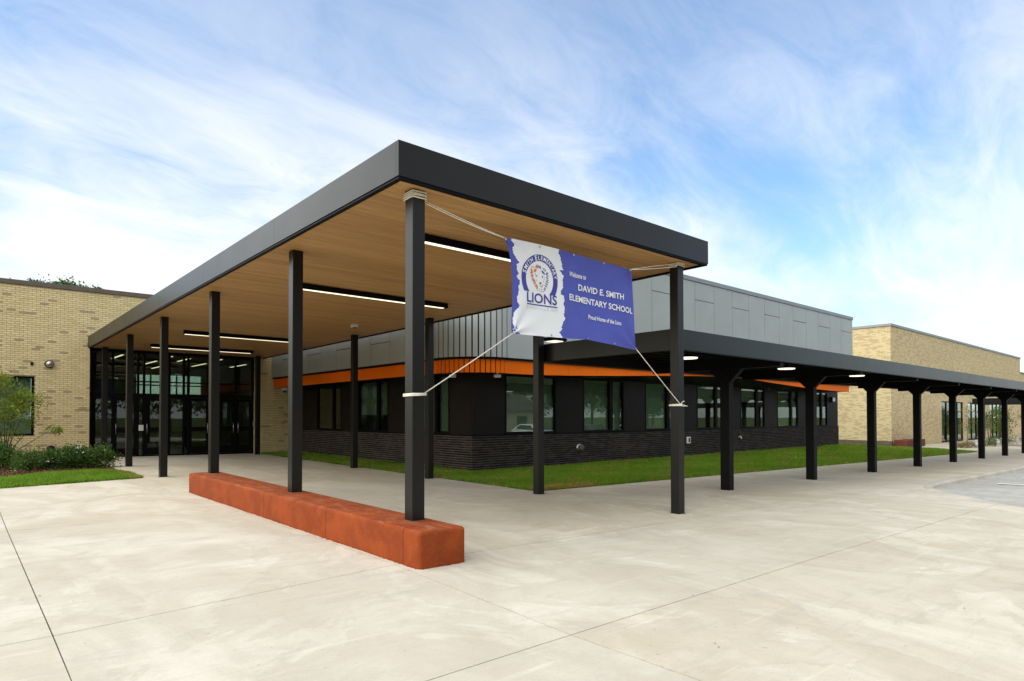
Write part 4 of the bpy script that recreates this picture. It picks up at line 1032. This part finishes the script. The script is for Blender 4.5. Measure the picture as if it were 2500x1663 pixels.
rope('white rope from the top of the right front column to the banner corner', [((XR-.10, -.05, 4.245), (4.056, -.012, 3.972), -.004), ((XR-.10, -.07, 4.19), (4.056, -.016, 3.968), .008)],
     [(XR, 4.262, .004), (XR, 4.243, .006), (XR, 4.222, -.006)], (XR-.10, -.06, 4.215))
rope('white rope from the lower left banner corner to the left front column', [((.098, -.06, 1.895), (1.545, -.012, 2.738), .006)], [(0, 1.862, .012), (0, 1.880, .006)])
rope('knotted white rope from the lower right banner corner to the right front column', [((XR-.05, -.103, 1.815), (4.208, -.012, 2.692), .006), ((XR-.05, -.105, 1.815), (XR+.13, -.12, 1.79), 0), ((XR-.04, -.105, 1.82), (XR+.02, -.13, 1.87), -.02)], [(XR, 1.80, -.01), (XR, 1.818, -.018)], (XR-.05, -.108, 1.813))

# ------------------------------------------------------------------ vegetation
def poly_mesh(name, verts, tris_n, per, mats, tone, midx=None):
    """verts (n*per,3): n separate faces of per corners each, tone per face"""
    n = len(verts)//per; me = bpy.data.meshes.new(name)
    me.vertices.add(len(verts)); me.vertices.foreach_set('co', np.asarray(verts, np.float32).ravel())
    me.loops.add(len(verts)); me.loops.foreach_set('vertex_index', np.arange(len(verts), dtype=np.int32))
    me.polygons.add(n); me.polygons.foreach_set('loop_start', np.arange(0, n*per, per, dtype=np.int32)); me.polygons.foreach_set('loop_total', np.full(n, per, np.int32))
    for m in mats: me.materials.append(m)
    if midx is not None: me.polygons.foreach_set('material_index', np.asarray(midx, np.int32))
    at = me.attributes.new('tone', 'FLOAT', 'POINT'); at.data.foreach_set('value', np.repeat(np.asarray(tone, np.float32), per))
    me.update(calc_edges=True); me.validate(); return me
def rand_dirs(n):
    v = rng.normal(size=(n, 3)); return v/np.linalg.norm(v, axis=1, keepdims=True)
def leaves(centers, size, aspect=2.2, droop=0.0, tone=None):
    n = len(centers); d = rand_dirs(n); d[:, 2] -= droop; d /= np.linalg.norm(d, axis=1, keepdims=True)
    s = np.cross(d, rand_dirs(n)); s /= np.linalg.norm(s, axis=1, keepdims=True)
    L = size*rng.uniform(.6, 1.3, (n, 1)); W = L/aspect
    c = np.asarray(centers)
    q = np.stack([c-d*L/2, c+s*W/2, c+d*L/2, c-s*W/2], 1).reshape(-1, 3)
    return q, (rng.uniform(0, 1, n) if tone is None else tone)
def clumps(k, per, cen, rad, cr, shell=.55):
    """leaf centres gathered in k clumps spread through an ellipsoid"""
    d = rand_dirs(k); r = rng.uniform(shell, 1, (k, 1))**.6
    cc = np.asarray(cen)+d*r*np.asarray(rad)
    pts = []; tn = []
    for c in cc:
        m = int(per*rng.uniform(.5, 1.5)); p = c+rng.normal(size=(m, 3))*cr*rng.uniform(.7, 1.2); pts.append(p)
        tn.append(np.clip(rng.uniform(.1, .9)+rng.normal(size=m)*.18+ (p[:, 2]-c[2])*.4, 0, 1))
    return np.concatenate(pts), np.concatenate(tn), cc
def in_poly(x, y, poly):
    c = np.zeros(len(x), bool); n = len(poly)
    for i in range(n):
        (x0, y0), (x1, y1) = poly[i], poly[(i+1) % n]
        hit = ((y0 > y) != (y1 > y)) & (x < (x1-x0)*(y-y0)/((y1-y0) if y1 != y0 else 1e-9)+x0); c ^= hit
    return c
Gv = np.vectorize(G)
def lawn_z(x, y):
    berm = np.clip((x-7.4)/26*.32, 0, .32)*np.clip(1-(x-33.6)/8, 0, 1)
    return Gv(x, y)+.004+berm*np.clip((y-3.9)/4.6, 0, 1)**1.3 + .012*np.sin(x*1.3+y*.7)*np.sin(y*1.9-x*.4)*np.clip((y-3.9)/1.0, 0, 1)
def grass(name, poly, n, hgt, dry=None, weight=None):
    xs = [p[0] for p in poly]; ys_ = [p[1] for p in poly]; X = np.empty(0); Y = np.empty(0)
    while len(X) < n:
        x = rng.uniform(min(xs), max(xs), n*2); y = rng.uniform(min(ys_), max(ys_), n*2); k = in_poly(x, y, poly)
        if weight is not None: k &= rng.uniform(0, 1, n*2) < weight(x, y)
        X = np.append(X, x[k]); Y = np.append(Y, y[k])
    X, Y = X[:n], Y[:n]; Z = lawn_z(X, Y)
    a = rng.uniform(0, 2*np.pi, n); h = hgt*rng.uniform(.5, 1.25, n); w = rng.uniform(.005, .010, n)*(1+np.hypot(X+4, Y+6)/14)
    lean = rng.uniform(0, .8, n)*h; la = rng.uniform(0, 2*np.pi, n)
    P = np.stack([X, Y, Z], 1); s = np.stack([np.cos(a)*w, np.sin(a)*w, 0*a], 1); t = np.stack([np.cos(la)*lean, np.sin(la)*lean, h], 1)
    v = np.stack([P-s, P+s, P+t], 1).reshape(-1, 3)
    patch = .5+.5*np.sin(X*.9+1.3*np.sin(Y*1.1))*np.sin(Y*1.4+.8*np.sin(X*.6)); fine = .5+.5*np.sin(X*6.1+2*np.sin(Y*5.3))*np.sin(Y*7.7+2*np.sin(X*4.1)); tone = np.clip(rng.uniform(0, .5, n)+.3*patch+.35*fine-.1, 0, 1)
    mi = np.zeros(n, int)
    if dry is not None: mi = (rng.uniform(0, 1, n) < dry(X, Y)).astype(int)
    o = obj(name, poly_mesh(name, v, n, 3, [MAT['grass'], MAT['drygrass']], tone, mi), None, kind='stuff')
    return o
LAWN = [(5.64,3.86),(12,3.75),(40.1,3.42),(41.6,5.2),(42.9,7.2),(42.9,13.0),(33.7,13.0),(33.6,8.50),(7.45,8.50),(7.45,20.7),(5.65,20.7)]
xs = list(np.linspace(5.70, 42.9, 60)); m = MB()
n = 0
for (poly) in ([(5.70,3.92),(40.1,3.47),(42.9,7.2),(42.9,8.6),(5.70,8.6)], [(5.70,8.6),(7.47,8.6),(7.47,20.7),(5.72,20.7)], [(33.6,8.6),(42.94,8.6),(42.94,13),(33.6,13)]):
    pass
gx = np.linspace(5.70, 42.94, 75); gy = np.linspace(0, 1, 14)
for x in gx:
    y0 = 3.92-(x-5.7)*.0131 if x < 40.1 else 3.47+(x-40.1)*1.33
    for t in gy: y = y0+(8.56-y0)*t; m.v.append((x, y, float(lawn_z(np.array([x]), np.array([y]))[0])-.006))
for i in range(len(gx)-1):
    for j in range(len(gy)-1): a = i*14+j; m.f.append((a, a+14, a+15, a+1)); m.m.append(0)
b0 = len(m.v)
for x0, x1, y0, y1 in ((5.70, 7.47, 8.56, 20.75), (33.56, 42.96, 8.56, 16)):
    for (x, y) in ((x0,y0),(x1,y0),(x1,y1),(x0,y1)): m.v.append((x, y, float(lawn_z(np.array([x]), np.array([y]))[0])-.006 if y < 9 else G(x, y)+.0))
    m.f.append((b0,b0+1,b0+2,b0+3)); m.m.append(0); b0 += 4
lw = part('lawn', m, MAT['turfbase'], None, True, 'structure')
dryf = lambda x, y: np.clip(.85-np.abs(y-4.1-.08*np.sin(x*5))*2.2-np.clip(np.abs(x-6.9)-.7, 0, 9)*.9, 0, .85) + .38*np.clip(np.sin(x*2.1+np.sin(y*3))*np.sin(y*2.7+x*.5)+.2*np.sin(x*9)*np.sin(y*11), 0, 1)
gg = grass('grass', LAWN, 170000, .070, dryf, lambda x, y: np.clip(14/np.hypot(x+4, y+6), .15, 1)**1.6)
gg['label'] = 'short mown grass along the dark classroom wing'; gg['category'] = 'grass'
LL = [(-9.5,8.60),(-3.46,10.72),(-.47,11.70),(-.46,13.2),(-.75,14.1),(-1.2,14.45),(-2.2,14.1),(-3.2,13.3),(-9.5,11.2)]
m = MB(); m.poly([(x, y, G(x, y)-.004) for x, y in LL]); part('lawn', m, MAT['turfbase'], None, False, 'structure')
gg = grass('grass', LL, 50000, .070, lambda x, y: np.clip(.5-np.abs(x+.6)*2, 0, .5), lambda x, y: np.clip((x+7)/5, .05, 1))
gg['label'] = 'strip of bright mown grass before the shrub bed'; gg['category'] = 'grass'
# mulch bed
MBP = [(-.50,13.2),(-.46,YB-.03),(-9.5,YB-.03),(-9.5,11.2),(-3.2,13.3),(-2.2,14.1),(-1.2,14.45),(-.75,14.1)]
m = MB(); m.poly([(x, y, G(x, y)-.01) for x, y in MBP]); bedo = part('mulch_bed', m, MAT['mulch'], None, False, 'structure')
n = 9000; x = rng.uniform(-4.5, -.46, n*3); y = rng.uniform(12.5, YB-.1, n*3); k = in_poly(x, y, MBP); x, y = x[k][:n], y[k][:n]
q, tn = leaves(np.stack([x, y, Gv(x, y)+rng.uniform(0, .03, len(x))], 1), .07, 3.0)
mo = obj('mulch_chips', poly_mesh('mulch_chips', q, len(x), 4, [MAT['mulch']], tn), None, kind='stuff')
mo['label'] = 'brown bark mulch under the shrubs'; mo['category'] = 'mulch'
def shrub(name, label, x, y, rx, h, mat, n=1500, size=.055, flowers=0, group=None, ry=None, cat='shrub', aspect=1.9):
    z = float(G(x, y)); t = thing(name, label, cat, group, (x, y, z)); ry = ry or rx
    st = MB()
    for i in range(12):
        a = rng.uniform(0, 6.28); r = rng.uniform(.4, .95)
        p = Vector((math.cos(a)*rx*r, math.sin(a)*ry*r, h*rng.uniform(.6, 1.05)))
        st.tube([(0, 0, -.03), (p.x*.35, p.y*.35, p.z*.5), tuple(p)], .010, 5, 0, .003)
    part('stems', st, MAT['bark'], t, True)
    pts, tn, cc = clumps(26, n//26, (0, 0, h*.55), (rx, ry, h*.5), .075+.06*rx, .35)
    pts = pts[pts[:, 2] > .02]; q, tn2 = leaves(pts, size, aspect)
    obj('foliage', poly_mesh('foliage', q, len(pts), 4, [MAT[mat]], np.clip(tn2*.6+.4*rng.uniform(size=len(pts)), 0, 1)), t)
    if flowers:
        fp = cc[rng.integers(0, len(cc), flowers)]+rng.normal(size=(flowers, 3))*.09; fp[:, 1] -= .12*ry/.4
        fp = np.repeat(fp, 4, 0)+rng.normal(size=(flowers*4, 3))*.012; q, tn2 = leaves(fp, .04, 1.2)
        obj('flowers', poly_mesh('flowers', q, len(fp), 4, [MAT['petal']], tn2), t)
    return t
shrub('shrub', 'dark green shrub at the left picture edge below the window', -3.02, 16.7, .42, .62, 'leaf_dark', 2800, .065, group='shrubs along the tan brick wing')
shrub('shrub', 'green shrub with pale blossoms second from the left edge', -2.42, 15.9, .44, .50, 'leaf_mid', 2600, .065, 9, 'shrubs along the tan brick wing')
shrub('shrub', 'dark green shrub below the round drain outlet', -2.02, 16.3, .33, .44, 'leaf_dark', 1900, .065, 4, 'shrubs along the tan brick wing')
shrub('shrub', 'dark leafy shrub in the middle of the row with few blossoms', -1.62, 15.9, .40, .50, 'leaf_dark', 2500, .065, 4, 'shrubs along the tan brick wing')
shrub('shrub', 'dense green shrub below the white hydrant box', -1.22, 15.95, .34, .58, 'leaf_dark', 2300, .065, 3, 'shrubs along the tan brick wing')
shrub('shrub', 'loose light green shrub at the right end next to the entrance walk', -.74, 16.0, .40, .56, 'leaf_mid', 1900, .07, 3, 'shrubs along the tan brick wing')
def tree(name, label, base, trunk, limbs, crown, mat, cat='tree', group=None, bark='bark', size=.16, aspect=2.2, droop=0.0):
    t = thing(name, label, cat, group, base)
    m = MB(); m.tube(trunk[0], trunk[1], 8, 0, trunk[2])
    for pts, r0, r1 in limbs: m.tube(pts, r0, 6, 0, r1)
    part('trunk', m, MAT[bark], t, True)
    P, T_ = [], []
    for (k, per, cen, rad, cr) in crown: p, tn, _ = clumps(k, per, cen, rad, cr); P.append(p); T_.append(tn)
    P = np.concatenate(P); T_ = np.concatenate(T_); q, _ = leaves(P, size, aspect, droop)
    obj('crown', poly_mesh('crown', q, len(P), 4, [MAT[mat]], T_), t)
    return t
z0 = float(G(-2.75, 18))
limbs = []
for a, (ex, ey, ez) in enumerate(((-.45,.1,2.4),(-.1,-.2,2.6),(.35,.05,2.45),(.55,-.1,1.9),(-.6,-.1,1.8),(.15,.25,2.3),(.75,-.25,1.35),(1.15,-.3,1.12))):
    limbs.append(([(0, 0, .1), (ex*.3, ey*.3, ez*.45), (ex, ey, ez)], .022, .004))
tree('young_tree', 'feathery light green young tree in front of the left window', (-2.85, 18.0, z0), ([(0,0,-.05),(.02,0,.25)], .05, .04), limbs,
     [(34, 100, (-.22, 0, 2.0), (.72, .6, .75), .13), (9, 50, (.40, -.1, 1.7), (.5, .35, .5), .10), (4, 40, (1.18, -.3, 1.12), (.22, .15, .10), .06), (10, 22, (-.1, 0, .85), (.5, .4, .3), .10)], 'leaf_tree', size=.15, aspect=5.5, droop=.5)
limbs = []
for k in range(9):
    a = k*.7; limbs.append(([(0, 0, 3.0+.2*k), (math.cos(a)*1.2, math.sin(a)*1.2, 4.6+.25*k), (math.cos(a)*2.3, math.sin(a)*2.2, 6.0+.2*k)], .10, .02))
tree('background_tree', 'dark green treetop showing above the tan brick wing roof', (.1, 33.5, .22), ([(0,0,-.1),(0,0,3),(.1,.1,6)], .22, .08), limbs,
     [(34, 130, (0.2, 0, 6.2), (2.3, 2.2, 1.9), .36), (9, 220, (-.75, -.3, 7.82), (.6, .5, .20), .14), (10, 260, (0.10, -.3, 7.92), (.6, .5, .26), .15), (4, 220, (.95, -.2, 7.92), (.22, .3, .18), .11), (5, 200, (1.60, -.2, 7.90), (.30, .3, .12), .10)], 'leaf_dark', size=.15)
# planting in front of the far hall
gz = lambda x, y: float(G(x, y))
tree('sapling', 'thin bare sapling in the bed before the tan brick hall', (45.24, 5.2, gz(45.2, 5.2)), ([(0,0,-.05),(.02,0,1.0),(-.03,0,2.4)], .035, .012),
     [([(0,0,.9),(.2,.1,1.6),(.3,.1,2.2)], .012, .004), ([(0,0,1.1),(-.25,0,1.7),(-.3,.1,2.5)], .012, .004)], [(12, 26, (0, 0, 2.0), (.45, .4, .9), .12)], 'leaf_dry', size=.09, bark='palebark')
tree('sapling', 'multi stem sapling with sparse leaves right of the thin sapling', (51.3, 5.3, gz(51.3, 5.3)), ([(0,0,-.05),(0,0,.3)], .06, .05),
     [([(0,0,.2),(s*.3,c_*.2,1.2),(s*.6,c_*.3,2.6)], .03, .006) for s, c_ in ((-1,.5),(-.4,-.5),(.3,.6),(.9,-.2))], [(16, 26, (0, 0, 2.0), (.9, .6, .9), .16)], 'leaf_dry', size=.09, bark='palebark')
tree('leafy_tree', 'bushy green tree standing against the tan brick hall', (62.5, 7.0, gz(62, 7)), ([(0,0,-.05),(0,0,1.2)], .08, .05),
     [([(0,0,.5),(s*.4,0,1.4),(s*.8,.1,2.2)], .03, .008) for s in (-1, -.3, .6, 1)], [(34, 80, (0, 0, 1.65), (1.6, 1.0, 1.1), .22)], 'leaf_mid', size=.13)
tree('leafy_tree', 'loose pale tree at the right edge behind the far walkway', (74, 6.8, gz(74, 7)), ([(0,0,-.05),(0,0,1.2)], .07, .05),
     [([(0,0,.5),(s*.5,0,1.5),(s*1.0,.1,2.6)], .03, .008) for s in (-1, -.3, .6, 1)], [(24, 60, (0, 0, 2.0), (1.6, 1.0, 1.3), .2)], 'leaf_dry', size=.12)
for i, (x, y, r, h, mt, lb) in enumerate(((44.9, 5.45, .45, .30, 'leaf_dry', 'low yellow grass tuft at the foot of the thin sapling'), (46.0, 5.2, .5, .38, 'leaf_dry', 'yellow green grass tuft left of the first white bollard'),
        (49.0, 5.0, .6, .45, 'leaf_mid', 'low green tuft between the first and second bollards'), (51.6, 5.0, .9, .5, 'leaf_mid', 'green tuft around the multi stem sapling'), (55.0, 5.3, 1.0, .55, 'leaf_mid', 'green tuft beside the third bollard'), (58.5, 5.3, 1.1, .55, 'leaf_dry', 'yellow tuft at the far right end of the bed'))):
    shrub('grass_tuft', lb, x, y, r, h, mt, 700, .16, 0, 'tufts in the far bed', None, 'plant', 9)
for i, (x, y) in enumerate(((46.19, 4.93), (49.38, 4.43), (55.5, 4.5))):
    t = thing('bollard', ('first', 'second', 'third')[i]+' white bollard from the left in the far planting bed', 'bollard', 'white bollards in the far bed', (x, y, gz(x, y)))
    part('shaft', MB().lathe([(.08,-.05),(.08,.42),(.07,.44)], (0,0,0), 14), MAT['whitepaint'], t, True)
    part('cap', MB().lathe([(.085,.442),(.085,.50),(.06,.53),(.005,.54)], (0,0,0), 14), MAT['pgrey'], t, True)
m = MB(); m.poly([(x, y, G(x, y)+.008) for x, y in ((44.2,5.9),(45.0,4.9),(60,4.2),(62,6.1),(50,6.2))]); part('planting_bed', m, MAT['mulch'], None, False, 'structure')

n = 150; x = rng.uniform(-4, 14, n); y = rng.uniform(-5, 9, n); k = ~((x > -.45) & (x < .28) & (y > -.8) & (y < 8)) & ~((x > 5.4) & (y > 3.7)) & ~((x > 10) & (y < -.8)); x, y = x[k], y[k]
q, tn = leaves(np.stack([x, y, Gv(x, y)+.006], 1), .028, 1.8); q = q.reshape(-1, 4, 3); q[:, :, 2] = (Gv(x, y)+.004)[:, None]+(q[:, :, 2]-q[:, :, 2].mean(1, keepdims=True))*.12+.002
lo = obj('leaf_litter', poly_mesh('leaf_litter', q.reshape(-1, 3), len(x), 4, [MAT['bark']], tn), None, kind='stuff'); lo['label'] = 'scattered tiny dry leaves and grit on the paving'; lo['category'] = 'leaf litter'

# ------------------------------------------------------------------ across the parking area (seen mirrored in the windows)
proto = None
for k in range(30):
    x = -22+k*4.6+random.uniform(-1.5, 1.5); y = -50+random.uniform(-9, 6)
    if proto is None:
        limbs = [([(0, 0, 2.2+.3*j), (math.cos(j)*1.2, math.sin(j)*1.2, 4.2+.3*j), (math.cos(j)*2.6, math.sin(j)*2.4, 5.8+.2*j)], .10, .02) for j in range(7)]
        proto = tree('street_tree', 'large leafy tree beyond the parking area, mirrored in the windows', (x, y, -.4), ([(0,0,-.1),(0,0,3),(.1,0,6.5)], .26, .08), limbs, [(60, 70, (0, 0, 6.0), (3.9, 3.7, 3.4), .55)], 'leaf_mid', group='trees beyond the parking area', size=.5)
    else:
        t = copy_tree(proto); t.location = (x, y, -.4); t.rotation_euler.z = random.uniform(0, 6.28); s = random.uniform(.8, 1.25); t.scale = (s, s, s*random.uniform(.85, 1.1))
for k in range(28):  # unseen tree row added to darken reflections in the side windows and left fascia
    t = copy_tree(proto); t.location = (-58+random.uniform(-6, 6), -40+k*6.4+random.uniform(-1.5, 1.5), -.2); t.rotation_euler.z = random.uniform(0, 6.28); sc_ = random.uniform(.8, 1.25); t.scale = (sc_, sc_, sc_)
    t['label'] = 'large leafy tree added out of view left of the plaza to darken reflections'; t['group'] = 'trees added left of the plaza'
def car(x, y, rz_, paint, label):
    t = thing('parked_car', label, 'car', 'cars in the parking area', (x, y, gz(x, y)-.05)); t.rotation_euler.z = rz_
    prof = [(-2.2,.35),(-2.25,.75),(-1.5,.95),(-.75,1.02),(-.2,1.45),(1.2,1.5),(1.9,1.1),(2.2,1.02),(2.25,.5),(2.15,.32)]
    me = MB().prism([(px, -.88, pz) for px, pz in prof], (0, 1.76, 0)).mesh('body', MAT[paint]); obj('body', bevel(me, .07, 3), t)
    part('windscreen', MB().prism([(-.72,-.80,1.06),(-.22,-.70,1.43),(-.22,.70,1.43),(-.72,.80,1.06)], (-.03, 0, .03)), MAT['interior'], t)
    for s in (-1, 1):
        part('side_window', MB().prism([(-.5,s*.885,1.05),(-.1,s*.885,1.38),(1.15,s*.885,1.42),(1.6,s*.885,1.1)], (0, s*.012, 0)), MAT['interior'], t)
        for wx in (-1.4, 1.4):
            w_ = part('wheel', MB().lathe([(.05,-.1),(.32,-.1),(.34,-.06),(.34,.06),(.32,.1),(.05,.1)], (wx, s*.82, .34), 18, 'y'), MAT['tyre'], t, True)
            part('rim', MB().lathe([(.02,-.112),(.2,-.112),(.22,-.104)] if s < 0 else [(.22,.104),(.2,.112),(.02,.112)], (wx, s*.82, .34), 14, 'y'), MAT['steel'], w_)
        part('headlight', MB().box(-2.27, -2.18, s*.62-.14, s*.62+.14, .66, .78), MAT['whitepaint'], t)
for i, (x, y, p, lb) in enumerate(((21.2, -12.5, 'carwhite', 'white car parked across the lot, mirrored in the second window'), (24.3, -12.4, 'carblue', 'blue car parked beside the white one, only in reflection'), (30.4, -12.6, 'carwhite', 'white car farther along the lot, only in reflection'),
        (36.6, -12.3, 'cardark', 'dark car parked far along the lot, only in reflection'), (42.8, -12.5, 'carwhite', 'farthest white car in the lot, only in reflection'), (15.0, -13, 'carblue', 'blue car nearest the plaza, only in reflection'))):
    car(x, y, R(-90), p, lb)
t = thing('house', 'low tan house across the street, only in reflection', 'house', None, (46, -40, -.5))
part('wall', MB().box(-7, 7, -4, 4, 0, 2.8), MAT['housewall'], t)
rf = part('roof', MB().prism([(-7.6,-4.6,2.8),(-7.6,4.6,2.8),(-7.6,0,5.0)], (15.2, 0, 0)), MAT['houseroof'], t)
part('chimney', MB().box(3, 3.8, -.4, .4, 4.4, 6), MAT['housewall'], rf)
part('door', MB().box(-.5, .5, 4.01, 4.05, .05, 2.1), MAT['whitepaint'], t)
for x in (-4, 4): part('window', MB().box(x-.8, x+.8, 4.01, 4.05, .9, 2.1), MAT['interior'], t)
